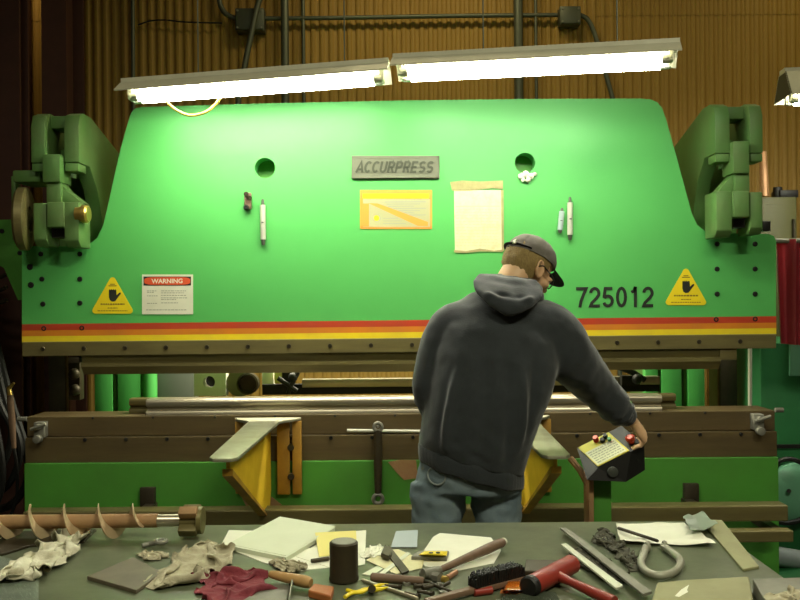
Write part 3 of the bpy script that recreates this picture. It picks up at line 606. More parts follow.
# ------------------------------------------------------------------ wrench on the bed rail and the rod beside it
a = P(378, 427, 4.045); b = P(378, 499, 4.045)
t = thing('hanging_wrench', 'long dark ring wrench hanging upright against the bed left of the man', 'wrench', b)
MB().tube([a+V((0, 0, -0.015)), a+(b-a)*0.1, a+(b-a)*0.5, a+(b-a)*0.9, b+V((0, 0, 0.02))], [0.016, 0.019, 0.021, 0.016, 0.014], 12, flat=0.6, up=(0, 1, 0)).build('shank', STEEL_DARK, t)
def ringv(c, R, r): return MB().tube([c+V((R*cos(2*pi*k/20), 0, R*sin(2*pi*k/20))) for k in range(20)], r, 8, closed=True, up=(0, 1, 0))
ringv(a, 0.019, 0.009).build('ring_end', STEEL_DULL, t); ringv(b, 0.022, 0.010).build('ring_end', STEEL_DULL, t)
MB().cyl(a+V((0, 0.05, 0.004)), a+V((0, -0.02, 0.004)), 0.006, seg=10).build('hook', STEEL_DULL, t)
MB().cyl(P(347, 430.5, 4.0865), P(432, 431.5, 4.0865), 0.0085, seg=12).build('steel_rod', PALE_METAL, label='thin pale steel rod lying on the rail ledge left of the man', cat='rod')
# ------------------------------------------------------------------ dies lying on the bed
def die(x0, x1, ya, yb, z, h, lab, m=STEEL):
    # flat bar with a V groove on top and a relieved front
    rr_ = 0.016; top = [(ya+rr_-rr_*cos(a), z+h-rr_+rr_*sin(a)) for a in [pi/2*q/6 for q in range(7)]]
    pr = [(ya, z), (ya, z+0.014), (ya+0.004, z+0.020), (ya+0.022, z+0.026), (ya+0.022, z+h-0.040), (ya+0.004, z+h-0.034), (ya, z+h-0.026)] + top + [((ya+yb)/2-0.010, z+h), ((ya+yb)/2, z+h-0.014), ((ya+yb)/2+0.010, z+h), (yb, z+h), (yb, z)]
    return MB().loft([[V((xx, y, zz_)) for y, zz_ in pr] for xx in (x0, x1)]).build('die_bar', m, label=lab, cat='die', group='die bars on the bed', smooth=True, ang=35)
die(P(143, 0, 4.13).x, P(658, 0, 4.13).x, 4.12, 4.20, 0.947, 0.078, 'long bright V-die bar lying along the top of the bed')
die(P(127, 0, 4.24).x, P(671, 0, 4.24).x, 4.215, 4.27, 0.947, 0.072, 'longer dull die bar lying behind the bright one on the bed', STEEL_BROWN)
# ------------------------------------------------------------------ control box on its post
ct = thing('control_station', 'black control box with a yellow button panel on a green post under the man\'s hand', 'control box', (P(597, 500, 3.42).x, 3.42, 0))
A, B, C = P(577, 448, 3.42), P(598, 468, 3.30), P(631, 451.5, 3.30); Dd = A+C-B
E = C+(C-B)*.40; Fp = Dd+(C-B)*.40     # right end of the housing
nrm = (B-A).cross(Fp-A).normalized()
if nrm.z < 0: nrm = -nrm
bot = [P(586, 470, 3.50), P(587, 480, 3.29), P(627, 482, 3.29), P(645, 468, 3.32), P(640, 458, 3.52)]
m = MB()
top = [A, B, C, E, Fp, Dd]; low = [P(584, 468, 3.46), P(587, 480, 3.29), P(626, 482, 3.29), P(645, 470, 3.33), P(636, 462, 3.52), P(612, 464, 3.55)]
vt = [m.bm.verts.new(p) for p in top]; vl = [m.bm.verts.new(p) for p in low]
m.bm.faces.new(vt); m.bm.faces.new(vl[::-1])
for i in range(6): m.bm.faces.new([vt[i], vl[i], vl[(i+1) % 6], vt[(i+1) % 6]])
m.build('housing', RUBBER, ct, smooth=False)
fx = (C-B).normalized(); fy = (A-B).normalized(); fn = fx.cross(fy).normalized()
if fn.z < 0: fn = -fn
def fp(u, v, h=0.0):   # panel coordinates 0..1
    return A*(1-u)*v + B*(1-u)*(1-v) + C*u*(1-v) + Dd*u*v + fn*h
MB().prism([fp(.02, .03, .002), fp(.98, .03, .002), fp(.98, .97, .002), fp(.02, .97, .002)], fn*0.003).build('face_panel', mat('panel_yellow', (0.62, 0.56, 0.06), 0.5), ct, label='yellow face panel', smooth=False)
MB().prism([fp(.04, .06, .0055), fp(.93, .06, .0055), fp(.93, .66, .0055), fp(.04, .66, .0055)], fn*0.001).build('label_field', mat('pale_panel', (0.62, 0.64, 0.40), 0.5), ct, smooth=False)
t = MB()
for j in range(6):
    v = .12+j*.088; u = .09
    while u < .86: L = random.uniform(.04, .12); t.prism([fp(u, v, .0066), fp(min(u+L, .89), v, .0066), fp(min(u+L, .89), v+.035, .0066), fp(u, v+.035, .0066)], fn*0.0004); u += L+.025
t.build('panel_print', INK_GREY, ct, smooth=False)
def btn(u, v, r, h, mt, lab): p = fp(u, v, .005); MB().lathe(p, [(r, 0), (r, h*.6), (r*.9, h), (0, h)], axis=fn, seg=16).build('push_button', mt, ct, label=lab)
BTN_R = mat('button_red', (0.65, 0.06, 0.02), 0.35)
btn(.55, .90, .012, .020, BTN_R, 'red push button'); btn(.66, .76, .010, .014, BLACK, 'black push button'); btn(.80, .84, .010, .016, BLACK, 'black push button'); btn(.82, .68, .008, .012, mat('button_green', (0.05, 0.35, 0.08), 0.4), 'green push button')
p = C*.45+E*.25+Fp*.3; MB().lathe(p, [(.012, -.004), (.012, .012), (.018, .014), (.018, .026), (.012, .032), (0, .032)], axis=fn, seg=18).build('stop_button', BTN_R, ct, label='red mushroom stop button')
q = P(613, 472, 3.287); MB().lathe(q, [(.020, .012), (.020, -.004), (.016, -.006), (.0, -.006)], axis=(0, 1, 0), seg=18).build('knockout_plug', CLEAR_GREY, ct)
pc = P(597, 500, 3.42).x
MB().box((pc+0.01, 3.42, 0.425), (0.075, 0.09, 0.85)).build('post', GREEN_BED, ct, bevel=0.004)
MB().box((pc-0.038, 3.40, 0.40), (0.02, 0.10, 0.80)).build('post_edge_strip', RUST, ct, bevel=0.003)
MB().tube([P(570, 458, 3.47), P(580, 470, 3.44), P(587, 484, 3.42), (pc-0.02, 3.42, 0.78)], 0.014, 8).build('side_brace', RUST, ct)
MB().box((pc, 3.42, 0.006), (0.22, 0.22, 0.012)).build('base_plate', STEEL_DARK, ct)
MB().box((pc+0.03, 3.42, 0.82), (0.13, 0.12, 0.05)).build('mounting_plate', RUBBER, ct)
# ------------------------------------------------------------------ right-hand side: curtain, cabinet, dark machine
m = MB(); pts = []
x0 = P(777.5, 300, 4.35).x
for i in range(61):
    s = i/60; pts.append((x0+s*0.42, 4.35+0.035*sin(s*26)+0.012*sin(s*61)))
zt1, zb1 = P(780, 241, 4.35).z, P(780, 346, 4.35).z
rows = []
for j in range(9):
    f = j/8; rows.append([m.bm.verts.new((a+0.01*f*sin(a*30), b-0.02*f*sin(a*17), zt1+(zb1-zt1)*f - 0.012*sin(a*9))) for a, b in pts])
for j in range(8):
    for i in range(60): m.bm.faces.new([rows[j][i], rows[j][i+1], rows[j+1][i+1], rows[j+1][i]])
bmesh.ops.solidify(m.bm, geom=m.bm.faces[:], thickness=0.004)
cu = thing('welding_curtain', 'dark maroon curtain hanging at the right end of the press', 'curtain', (x0+.2, 4.35, zb1))
m.build('sheet', CURTAIN, cu)
MB().cyl((x0-0.03, 4.35, zt1+0.0), (x0+1.6, 4.35, zt1+0.0), 0.012, seg=10).build('rail', STEEL_DULL, cu)
MB().box((x0+1.55, 4.35, zt1/2), (0.05, 0.05, zt1)).build('post', STEEL_DULL, cu)
cb = thing('electrical_cabinet', 'grey-green metal cabinet standing behind the right end of the press', 'cabinet', (P(790, 300, 5.6).x, 5.75, 0))
ca, cbx = P(755, 0, 5.6).x, P(795, 0, 5.6).x; ztop = P(780, 197, 5.6).z
MB().box(((ca+cbx)/2, 5.78, ztop/2), (cbx-ca, 0.36, ztop)).build('body', CABINET, cb, bevel=0.006)
MB().box(((ca+cbx)/2, 5.592, ztop/2+0.15), (cbx-ca-0.04, 0.012, ztop-0.4)).build('door', CABINET, cb, bevel=0.003)
MB().box((cbx-0.035, 5.575, 1.95), (0.012, 0.03, 0.12)).build('handle', STEEL_DARK, cb)
m = MB(); m.box((P(783, 0, 5.7).x, 5.7, ztop+0.025), (0.12, 0.14, 0.05)); m.cyl((P(776, 0, 5.68).x, 5.68, ztop), (P(776, 0, 5.68).x, 5.68, ztop+0.075), 0.03, seg=14)
m.build('tool_tray', BLACK, label='small dark tray standing on top of the grey-green cabinet', cat='tray', bevel=0.003)
MB().tube([P(766, 196, 5.62)-V((0,-.02,.0)), P(764, 180, 5.64), P(763, 152, 5.66)], [0.03, 0.028, 0.022], 12).build('copper_pipe', mat('orange_pipe', (0.55, 0.30, 0.14), 0.4, 0.3), label='pale orange upright pipe on the cabinet behind the right linkage', cat='pipe')
dm = thing('dark_green_machine', 'dark green machine at the lower right edge behind the press', 'machine', (2.45, 5.0, 0))
xa = P(757, 0, 4.75).x
MB().box((xa+0.65, 5.15, 0.62), (1.3, 0.8, 1.24)).build('body', DARKGREEN, dm, bevel=0.01)
MB().box((xa+0.65, 4.74, 0.66), (1.28, 0.02, 0.02)).build('panel_seam', BLACK, dm)
q0 = P(790, 331, 4.73); MB().prism([P(790, 331, 4.735), P(840, 331, 4.735), P(840, 376, 4.735), P(790, 376, 4.735)], (0, 0.03, 0)).build('front_panel', TEAL, dm, label='pale green front panel', smooth=False, bevel=0.003)
MB().lathe(P(796, 492, 4.735), [(0.165, 0.02), (0.165, -0.02), (0.15, -0.035), (0.05, -0.05), (0, -0.05)], axis=(0, 1, 0), seg=36).build('round_cover', TEAL, dm, label='pale round cover')
MB().cyl(P(789, 491, 4.70), P(789, 491, 4.66), 0.012, seg=10).build('cover_knob', BLACK, dm)
MB().tube(spline([P(775, 470, 4.70), P(780, 461, 4.68), P(795, 460, 4.68), P(812, 472, 4.68), P(818, 495, 4.68), P(806, 516, 4.68), P(788, 523, 4.68), P(772, 520, 4.69), P(768, 518, 4.72)], 6), 0.014, 8).build('hose', RUBBER, dm)
MB().tube([P(760, 560, 4.35), P(775, 556, 4.35), P(800, 560, 4.4), P(840, 570, 4.4)], 0.05, 12).build('pipe_bundle', mat('pale_blue_grey', (0.30, 0.34, 0.36), 0.5, dirt=(0.2, 0.24, 0.25)), label='pale grey pipe lying low behind the right corner of the bench', cat='pipe')
MB().box((P(790, 570, 4.35).x, 4.35, 0.05), (0.4, 0.5, 0.10)).build('floor_block', DARKGREEN, label='dark block on the floor under the pale grey pipe', cat='block', bevel=0.01)
# ------------------------------------------------------------------ left-hand side: welding leads and torch on a stand
hx = P(4, 400, 4.6).x
st = thing('cable_stand', 'dark post hung with welding cables left of the press', 'stand', (hx-0.25, 4.75, 0))
MB().box((hx-0.25, 4.78, 0.9), (0.09, 0.06, 1.8)).build('post', STEEL_DARK, st, bevel=0.004)
MB().box((hx-0.15, 4.70, 0.01), (0.7, 0.4, 0.02)).build('base', STEEL_DARK, st)
for k in range(4): MB().tube([(hx-0.25, 4.75, 1.70-k*0.07), (hx-0.05, 4.62, 1.70-k*0.07), (hx+0.02, 4.60, 1.73-k*0.07)], 0.012, 8).build('peg', STEEL_DARK, st)
labs = ['outermost black welding cable looped at the left edge, reaching nearest the press', 'black welding cable hanging in the middle of the left-edge loops', 'black welding cable nearest the left edge of the photo', 'black welding cable in the lowest loop at the left edge']
for k in range(4):
    a = hx-0.20+0.02*k; w = 0.34-0.05*k; zb_ = 0.42+0.1*(k % 3); d = 4.60-0.035*k
    pts = [(a, d, 1.74-k*0.07), (a+w*0.35, d-.01, 1.45), (a+w*0.7, d-.02, 1.0), (a+w, d-.02, zb_+0.2), (a+w*0.75, d-.01, zb_), (a+w*0.3, d, zb_-0.03), (a-0.1, d, zb_+.1), (a-0.2, d, 1.0), (a-0.08, d, 1.6), (a, d+0.005, 1.76-k*0.07)]
    MB().tube(spline(pts, 7), 0.022-0.002*k, 8).build('welding_cable', RUBBER, label=labs[k], cat='cable', group='welding cables at the left edge')
t = thing('torch', 'small brown torch hanging among the cables left of the bed', 'torch', P(13, 450, 4.45))
MB().tube([P(14, 448, 4.45), P(12, 420, 4.44), P(10, 395, 4.43)], [0.012, 0.018, 0.016], 10).build('handle', WOOD_BROWN, t)
MB().tube([P(10, 395, 4.43), P(9, 388, 4.43), P(14, 383, 4.42)], [0.014, 0.012, 0.007], 10).build('nozzle', BRASS, t)
MB().tube(spline([P(14, 448, 4.45), P(17, 470, 4.46), P(16, 500, 4.5), P(5, 520, 4.5), P(-20, 515, 4.55)], 5), 0.009, 8).build('lead', RUBBER, t)
# ------------------------------------------------------------------ the man
MAN = thing('person', 'man in charcoal hooded sweatshirt, jeans and grey cap, back turned, reaching to the control box', 'person', (0.25, 3.05, 0))
psi, pit = radians(59), radians(29)
f = V((sin(psi)*cos(pit), cos(psi)*cos(pit), -sin(pit))); rt = V((cos(psi), -sin(psi), 0)); u = rt.cross(f).normalized()
if u.z < 0: u = -u
Hc = P(528, 268, 3.19)
FR = Matrix((rt, f, u)).transposed()
def H(x, y, z): return Hc + rt*x + f*y + u*z
b = MB()
# head
b.ball(H(0, -0.005, 0.03), (0.075, 0.097, 0.088), FR, 24, 18)
b.ball(H(0, 0.03, -0.035), (0.058, 0.062, 0.080), FR, 20, 14)
b.ball(H(0, 0.055, -0.085), (0.034, 0.032, 0.026), FR)                # chin
b.ball(H(0, 0.085, -0.005), (0.055, 0.02, 0.014), FR)                 # brow
b.tube([H(0, 0.088, 0.0), H(0, 0.103, -0.025), H(0, 0.112, -0.038)], [0.009, 0.011, 0.012], 10)   # nose bridge
b.ball(H(0, 0.106, -0.040), (0.016, 0.014, 0.010), FR)
b.ball(H(0, 0.086, -0.062), (0.026, 0.010, 0.006), FR); b.ball(H(0, 0.084, -0.073), (0.022, 0.011, 0.007), FR)   # lips
for s in (-1, 1):
    b.ball(H(0.045*s, 0.062, -0.035), (0.022, 0.022, 0.02), FR)        # cheek
    E0 = H(0.076*s, -0.008, -0.012)
    er = [E0 + f*(0.020*cos(a)-0.004*sin(a)) + u*(0.031*sin(a)) + rt*s*(0.006+0.010*max(0, -cos(a))) for a in [2*pi*k/16 for k in range(16)]]
    b.tube(er, 0.0055, 8, closed=True); b.ball(E0, (0.007, 0.017, 0.026), FR); b.ball(E0-u*0.026+f*0.006, 0.009)
# neck, torso
nb = V((0.405, 3.14, 1.50))
b.tube([H(0, -0.035, -0.04), H(0, -0.045, -0.085), nb, nb+V((-0.02, -0.02, -0.10))], [0.062, 0.060, 0.066, 0.09], 20)
b.loft([ell(c, ax, (0, d, 0), 28, 2.3) for c, ax, d in (((.255, 3.05, .82), (.165, 0, 0), .11), ((.265, 3.05, .95), (.165, 0, 0), .11), ((.30, 3.06, 1.15), (.18, 0, 0), .12), ((.345, 3.08, 1.32), (.19, 0, -.01), .12), ((.375, 3.10, 1.42), (.17, 0, -.02), .10), ((.40, 3.12, 1.49), (.09, 0, 0), .08))])
# left arm hanging, right arm reaching to the control box
LS, LE, LW = V((.195, 3.09, 1.40)), V((.105, 3.06, 1.155)), V((.165, 3.245, .985))
RS, RE, RW = V((.555, 3.10, 1.385)), P(601, 394, 3.20), P(631, 420, 3.275)
for S, E_, W in ((LS, LE, LW), (RS, RE, RW)):
    b.tube([S+(V((.38, 3.1, 1.38))-S)*0.35, S, S+(E_-S)*.5, E_, E_+(W-E_)*.35, W], [.07, .058, .048, .042, .041, .028], 16)
    b.ball(S, .06); b.ball(E_, .043)
def hand(W, dirv, palm, thumb, curls, spread=1.0):
    """wrist point, direction to the knuckles, palm normal (side the fingers close to), thumb side"""
    d = V(dirv).normalized(); n = V(palm); n = (n-d*n.dot(d)).normalized(); t_ = V(thumb); t_ = (t_-d*t_.dot(d)-n*t_.dot(n)).normalized()
    b.loft([ell(W+d*s, t_*w, n*h, 18, 2.6) for s, w, h in ((-0.02, .026, .020), (0.01, .029, .019), (0.05, .041, .017), (0.085, .043, .014))])
    for i, (L, off) in enumerate(((.074, .032), (.083, .011), (.077, -.011), (.060, -.031))):
        base = W+d*(0.075-abs(i-1.2)*0.005)+t_*off; cur = (d+t_*off*1.6*spread).normalized(); pts = [base, base+cur*0.012]; ang = 0
        for k, (fr_, c) in enumerate(zip((.45, .30, .25), curls)):
            cur = (Matrix.Rotation(0, 3, t_) @ cur); axis = cur.cross(n).normalized(); cur = (Matrix.Rotation(radians(c), 3, axis) @ cur).normalized()
            pts.append(pts[-1]+cur*L*fr_)
        b.tube(pts, [.0095, .0095, .0088, .0082, .0068][:len(pts)], 10)
        b.ball(pts[-1], .0068); b.ball(pts[2], .0091)
    base = W+d*.018+t_*.022; td = (d*.62+t_*.7+n*.25).normalized(); p1 = base+td*.042; td2 = (td*.75+d*.45+n*.3).normalized(); p2 = p1+td2*.032; p3 = p2+(td2+n*.3).normalized()*.024
    b.tube([W+d*.005+t_*.008, base, p1, p2, p3], [.016, .0155, .0115, .0105, .0085], 10); b.ball(p3, .0085)
hand(RW+(RW-RE).normalized()*0.012, V((.36, .14, -.46)), V((-.55, .40, -.65)), V((.07, .42, .18)), (58, 50, 30))
hand(LW, V((.35, .65, -.35)), V((.8, -.4, 0)), V((.1, .3, 1)), (25, 35, 25))
# legs and feet
hipL, hipR = V((.135, 3.05, .86)), V((.340, 3.06, .86))
kL, aL = V((.120, 3.03, .48)), V((.110, 3.08, .09)); kR, aR = V((.350, 3.03, .48)), V((.360, 3.12, .09))
for h_, k_, a_ in ((hipL, kL, aL), (hipR, kR, aR)):
    b.tube([h_, h_+(k_-h_)*.4, k_, k_+(a_-k_)*.35, a_], [.082, .072, .052, .05, .036], 18)
    b.tube([a_+V((0, -.05, -.045)), a_+V((0, .05, -.05)), a_+V((0, .16, -.062))], [.036, .040, .026], 14)
b.remesh(0.0055, 4, 0.5)
b.build('body', SKIN, MAN)
for s in (-1, 1):
    e = MB().ball(H(0.031*s, 0.083, -0.012), 0.0125).build('eye', EYE, MAN); MB().ball(H(0.031*s, 0.0915, -0.014), 0.0055).build('iris', INK, e)
# hair below the cap, shorter in front of the ears
h = MB(); bmesh.ops.create_uvsphere(h.bm, u_segments=44, v_segments=30, radius=1)
for v in h.bm.verts:
    p = v.co.copy(); v.co = H(0, -0.010, 0.018) + rt*p.x*0.0845 + f*p.y*0.104 + u*p.z*0.102
def keep(c):
    q = c-Hc; x, y, z = q.dot(rt), q.dot(f), q.dot(u)
    if y > 0.028: return z > 0.055
    if y > -0.012 and abs(x) > 0.05: return z > 0.012
    return z > -0.078+0.35*max(0, y+0.09)*0.5
bmesh.ops.delete(h.bm, geom=[fc for fc in h.bm.faces if not keep(fc.calc_center_median())], context='FACES')
h.displace(lambda c, n: 0.006*noise.noise(c*70)+0.003*noise.noise(c*190))
bmesh.ops.solidify(h.bm, geom=h.bm.faces[:], thickness=0.010)
h.build('hair', HAIR, MAN)
# cap
cap = MB(); rings = []
for k in range(11):
    a = (pi/2)*k/10; r = cos(a)**0.75 if k < 10 else 0.02; z = sin(a)
    rings.append([H(0, -0.006, 0.035) + rt*0.0875*r*cos(t2) + f*0.109*r*sin(t2) + u*(0.086*z + (0.012 if k == 0 else 0)*0 - 0.020*max(0, -sin(t2))*(1-z)*0 + 0.006*sin(t2)*(1-z)) for t2 in [2*pi*j/40 for j in range(40)]])
cap.loft(rings); 
def capn(c, n):
    q = c-H(0, -0.006, 0.035); a = math.atan2(q.dot(f), q.dot(rt)); return -0.0022*max(0, cos(6*a))**14 + 0.002*noise.noise(c*40)
bmesh.ops.subdivide_edges(cap.bm, edges=cap.bm.edges[:], cuts=1, use_grid_fill=True); cap.displace(capn)
CAP = cap.build('cap', CAPM, MAN)
br = MB(); R2 = []
for s in range(9):
    ft = s/8
    row = []
    for j in range(17):
        a = radians(36+108*j/16); c1 = V((0.0855*cos(a), -0.006+0.107*sin(a), 0.036)); tip = V((0.076*cos(a), 0.02+0.155*sin(a)**0.8, 0.036-0.018*sin(a)))
        p = c1.lerp(tip, ft); p.z -= 0.10*(p.x**2)/0.01*0.10*ft + 0.004; row.append(br.bm.verts.new(H(*p)))
    R2.append(row)
for s in range(8):
    for j in range(16): br.bm.faces.new([R2[s][j], R2[s][j+1], R2[s+1][j+1], R2[s+1][j]])
bmesh.ops.solidify(br.bm, geom=br.bm.faces[:], thickness=0.004)
br.build('brim', CAP_DARK, CAP)
MB().lathe(H(0, -0.006, 0.119), [(0.009, 0), (0.008, 0.004), (0.003, 0.007), (0, 0.007)], axis=u, seg=14).build('top_button', CAPM, CAP)
st_ = MB(); st_.tube([H(0.0885*cos(a), -0.006-0.111*abs(sin(a)), 0.040) for a in [radians(35+110*j/14) for j in range(15)]], 0.009, 8, flat=0.3, up=u); st_.build('back_strap', CAP_DARK, CAP)
a = radians(118); p = H(0.091*cos(radians(75)), -0.006-0.115*sin(radians(75)), 0.044); MB().box(p, (0.022, 0.008, 0.016), FR @ rotz(radians(-12))).build('strap_buckle', PALE_METAL, CAP, bevel=0.002)
# glasses
g = MB()
for s in (-1, 1):
    c = H(0.033*s, 0.104, -0.014); g.tube([c+rt*0.025*cos(a)+u*0.018*sin(a)-f*0.012*abs(cos(a))*(1 if s*cos(a) > 0 else 0) for a in [2*pi*k/20 for k in range(20)]], 0.0022, 6, closed=True)
    g.tube([H(0.058*s, 0.092, -0.006), H(0.078*s, 0.06, -0.004), H(0.084*s, 0.0, 0.006), H(0.083*s, -0.018, -0.006)], 0.0024, 6)
g.tube([H(-0.009, 0.107, -0.010), H(0.009, 0.107, -0.010)], 0.002, 6)
g.build('glasses', BLACK, MAN)
# ---- sweatshirt
hd = MB(); Y = 3.06
hemC, hemX = V((.250, 3.05, .885)), V((.182, 0, -.052))
rings = [ell(hemC+V((0, 0, 0.035)), hemX*1.03, (0, .158, 0), 40, 2.4), ell((.262, 3.04, .975), (.196, 0, -.035), (0, .172, 0), 40, 2.4), ell((.285, 3.04, 1.07), (.205, 0, -.02), (0, .178, 0), 40, 2.4),
         ell((.318, 3.045, 1.18), (.220, 0, -.02), (0, .178, 0), 40, 2.4), ell((.345, 3.06, 1.29), (.226, 0, -.03), (0, .172, 0), 40, 2.4), ell((.362, 3.08, 1.375), (.218, 0, -.035), (0, .155, 0), 40, 2.3),
         ell((.375, 3.10, 1.44), (.185, 0, -.04), (0, .128, 0), 40, 2.1), ell((.390, 3.115, 1.495), (.125, 0, -.03), (0, .10, 0), 40), ell((.405, 3.13, 1.53), (.082, 0, 0), (0, .08, 0), 40)]
hd.loft(rings)
hd.tube(spline([V((.30, 3.10, 1.385)), V((.205, 3.09, 1.395)), V((.145, 3.075, 1.31)), LE+V((0, 0, .03)), LE+(LW-LE)*.3, LE+(LW-LE)*.86], 5), [.10]*5+[.095, .092, .088, .086, .084]+[.080, .076, .073, .07, .069]+[.068, .066, .064, .062, .060]+[.058, .056, .054, .052, .050, .046], 20)
cuffR = RW-(RW-RE).normalized()*0.035
sl = spline([V((.44, 3.09, 1.38)), V((.545, 3.095, 1.375)), V((.615, 3.10, 1.29)), RE+V((-.035, 0, .045)), RE+(cuffR-RE)*.45, cuffR], 5)
rr = [.13, .128, .124, .12, .117, .114, .111, .108, .105, .102, .099, .096, .093, .09, .087, .083, .080, .077, .074, .071, .068, .065, .061, .057, .053, .047]
hd.tube(sl, rr, 22)
hd.remesh(0.0085, 8, 0.6)
bmesh.ops.subdivide_edges(hd.bm, edges=[], cuts=1)
def seg_t(c, A, B):
    d = B-A; t = max(0, min(1, (c-A).dot(d)/d.length_squared)); return t, (c-(A+d*t)).length
def ridge(c, A, B, w, h):
    """a cloth fold along the line A-B"""
    t, d = seg_t(c, A, B); k = sin(pi*min(1, max(0, t)))**0.5 if 0 < t < 1 else 0
    return h*math.exp(-(d/w)**2)*k
back = lambda px, py: P(px, py, 2.885)
FOLDS = [(back(461, 318), back(443, 455), .016, .016), (back(455, 330), back(432, 440), .02, -.012), (back(523, 365), back(522, 470), .014, .010), (back(506, 350), back(508, 470), .018, -.008),
         (back(540, 340), back(533, 440), .02, -.010), (back(488, 330), back(480, 460), .03, -.008), (back(440, 345), back(424, 450), .014, .008), (back(552, 335), back(575, 372), .02, -.012),
         (back(562, 345), back(543, 400), .016, .010), (back(466, 420), back(500, 450), .016, .006), (back(452, 440), back(490, 466), .012, -.006)]
dR = (cuffR-RE).normalized()
def hood_fold(c, n):
    v = 0.0
    if n.y < 0.3:
        for A_, B_, w_, h_ in FOLDS: v += 2.3*ridge(c, A_, B_, w_, h_)
    t, d = seg_t(c, RE-V((.02, 0, -.03)), cuffR)
    if d < 0.11 and c.x > 0.66:
        s = (c-RE).dot(dR); k = max(0, min(1, (t-0.1)/0.3)); v += 0.0055*k*sin(s*105+14*noise.noise(c*7)+c.x*25)*(.4+.9*abs(noise.noise(c*13)))
    t, d = seg_t(c, LE, LW)
    if d < 0.09 and t > 0.02: v += 0.004*sin((c-LE).dot((LW-LE).normalized())*150+5*noise.noise(c*9))
    v += 0.006*noise.noise(V((c.x*9, c.y*9, c.z*4)))+0.0025*noise.noise(c*28)
    if c.z < 1.0: v += 0.003*sin(math.atan2(c.y-3.05, c.x-.26)*9+3*noise.noise(c*5))*(1.0-c.z)/0.12
    return v
hd.displace(hood_fold); bmesh.ops.smooth_vert(hd.bm, verts=hd.bm.verts[:], factor=0.4, use_axis_x=True, use_axis_y=True, use_axis_z=True)
HOOD = hd.build('sweatshirt', HOODIE, MAN, ang=80)
hb = MB(); hb.loft([ell(hemC+V((0, 0, z)), hemX*s, (0, .157*s, 0), 72, 2.4) for z, s in ((.055, .99), (.045, 1.03), (.02, 1.035), (-.008, 1.02), (-.014, .99))])
bmesh.ops.subdivide_edges(hb.bm, edges=hb.bm.edges[:], cuts=1, use_grid_fill=True)
hb.displace(lambda c, n: 0.0006*sin(math.atan2(c.y-3.05, c.x-.25)*60) + 0.003*sin(math.atan2(c.y-3.05, c.x-.25)*9)); hb.build('hem_band', HOODIE, HOOD, ang=80)
for W_, E_, r in ((cuffR, RE, .046), (LE+(LW-LE)*.86, LE, .046)):
    d = (W_-E_).normalized(); MB().tube([W_-d*.022, W_-d*.01, W_+d*.018, W_+d*.026], [r*.98, r*1.0, r*.84, r*.74], 24).build('cuff', HOODIE, HOOD)
# hood lying folded on the shoulders
k = MB()
ringp = []
for j in range(28):
    a = 2*pi*j/28; back_ = max(0, -sin(a))
    ringp.append(V((.405, 3.125, 1.518)) + V((.098*cos(a), .090*sin(a), .016*back_-.035*max(0, sin(a))*1.2 - .02*cos(a))))
k.tube(ringp, [.030+.014*max(0, -sin(2*pi*j/28)) for j in range(28)], 12, closed=True)
def hb_pt(px, py, d): return P(px, py, d)
k.loft([ell(hb_pt(508, y, d), (w, 0, -w*0.12), (0, t_, .008), 24, 2.2) for y, d, w, t_ in ((276, 3.075, .105, .035), (284, 3.03, .128, .045), (294, 2.985, .122, .050), (304, 2.955, .085, .046), (311, 2.945, .045, .034), (315, 2.945, .015, .016))])
k.remesh(0.008, 4, 0.5)
hp = lambda px, py: P(px, py, 2.94)
HF = [(hp(478, 288), hp(512, 309), .010, .010), (hp(545, 290), hp(512, 309), .010, .009), (hp(486, 286), hp(515, 300), .010, -.010), (hp(538, 286), hp(512, 301), .010, -.009), (hp(492, 281), hp(535, 283), .008, -.008)]
k.displace(lambda c, n: sum(ridge(c, *q) for q in HF)+0.004*noise.noise(c*22)); bmesh.ops.smooth_vert(k.bm, verts=k.bm.verts[:], factor=0.4, use_axis_x=True, use_axis_y=True, use_axis_z=True)
k.build('hood', HOODIE, HOOD, ang=80)
# ---- jeans
j = MB()
j.loft([ell(c, ax, (0, d, 0), 32, 2.4) for c, ax, d in (((.240, 3.05, .815), (.188, 0, -.01), .130), ((.245, 3.05, .86), (.188, 0, -.02), .138), ((.250, 3.05, .93), (.172, 0, -.03), .13))])
for h_, k_, a_, s in ((hipL, kL, aL, 1.06), (hipR, kR, aR, 0.96)):
    j.tube([h_+V((0, 0, -.02)), h_+(k_-h_)*.22, h_+(k_-h_)*.5, k_, k_+(a_-k_)*.5, a_+V((0, 0, .0))], [.098*s, .093*s, .086*s, .078*s, .074*s, .076*s], 24)
j.remesh(0.008, 4, 0.5)
j.displace(lambda c, n: 0.007*noise.noise(V((c.x*12, c.y*12, c.z*22)))+0.004*noise.noise(c*35))
JE = j.build('jeans', DENIM, MAN, ang=80)
def on_jeans(px, py): return P(px, py, 2.905)
bj = bpy.data.objects['jeans']; bvs = [v.co+V(MAN['org']) for v in bj.data.vertices]
def snap(p): c = min(bvs, key=lambda v: (v.x-p.x)**2+(v.z-p.z)**2+(0 if v.y < 3.0 else 9)); return V((p.x, c.y-.0015, p.z))
rg = on_jeans(437, 478); MB().tube([snap(rg+V((.030*cos(2*pi*q/24), 0, .030*sin(2*pi*q/24)))) for q in range(24)], .0035, 8, closed=True).build('worn_ring', mat('worn_denim', (.22, .25, .24), .8), JE, label='round worn outline of a tin in the back pocket')
for a_ in (aL, aR):
    MB().loft([ell(a_+V(o), (w, 0, 0), (0, l, 0), 24, 2.5) for o, w, l in (((0, .055, -.09), .048, .145), ((0, .055, -.065), .052, .150), ((0, .045, -.035), .050, .13), ((0, .0, .0), .050, .075), ((0, -.005, .06), .05, .062))]).build('boot', BOOT, MAN)
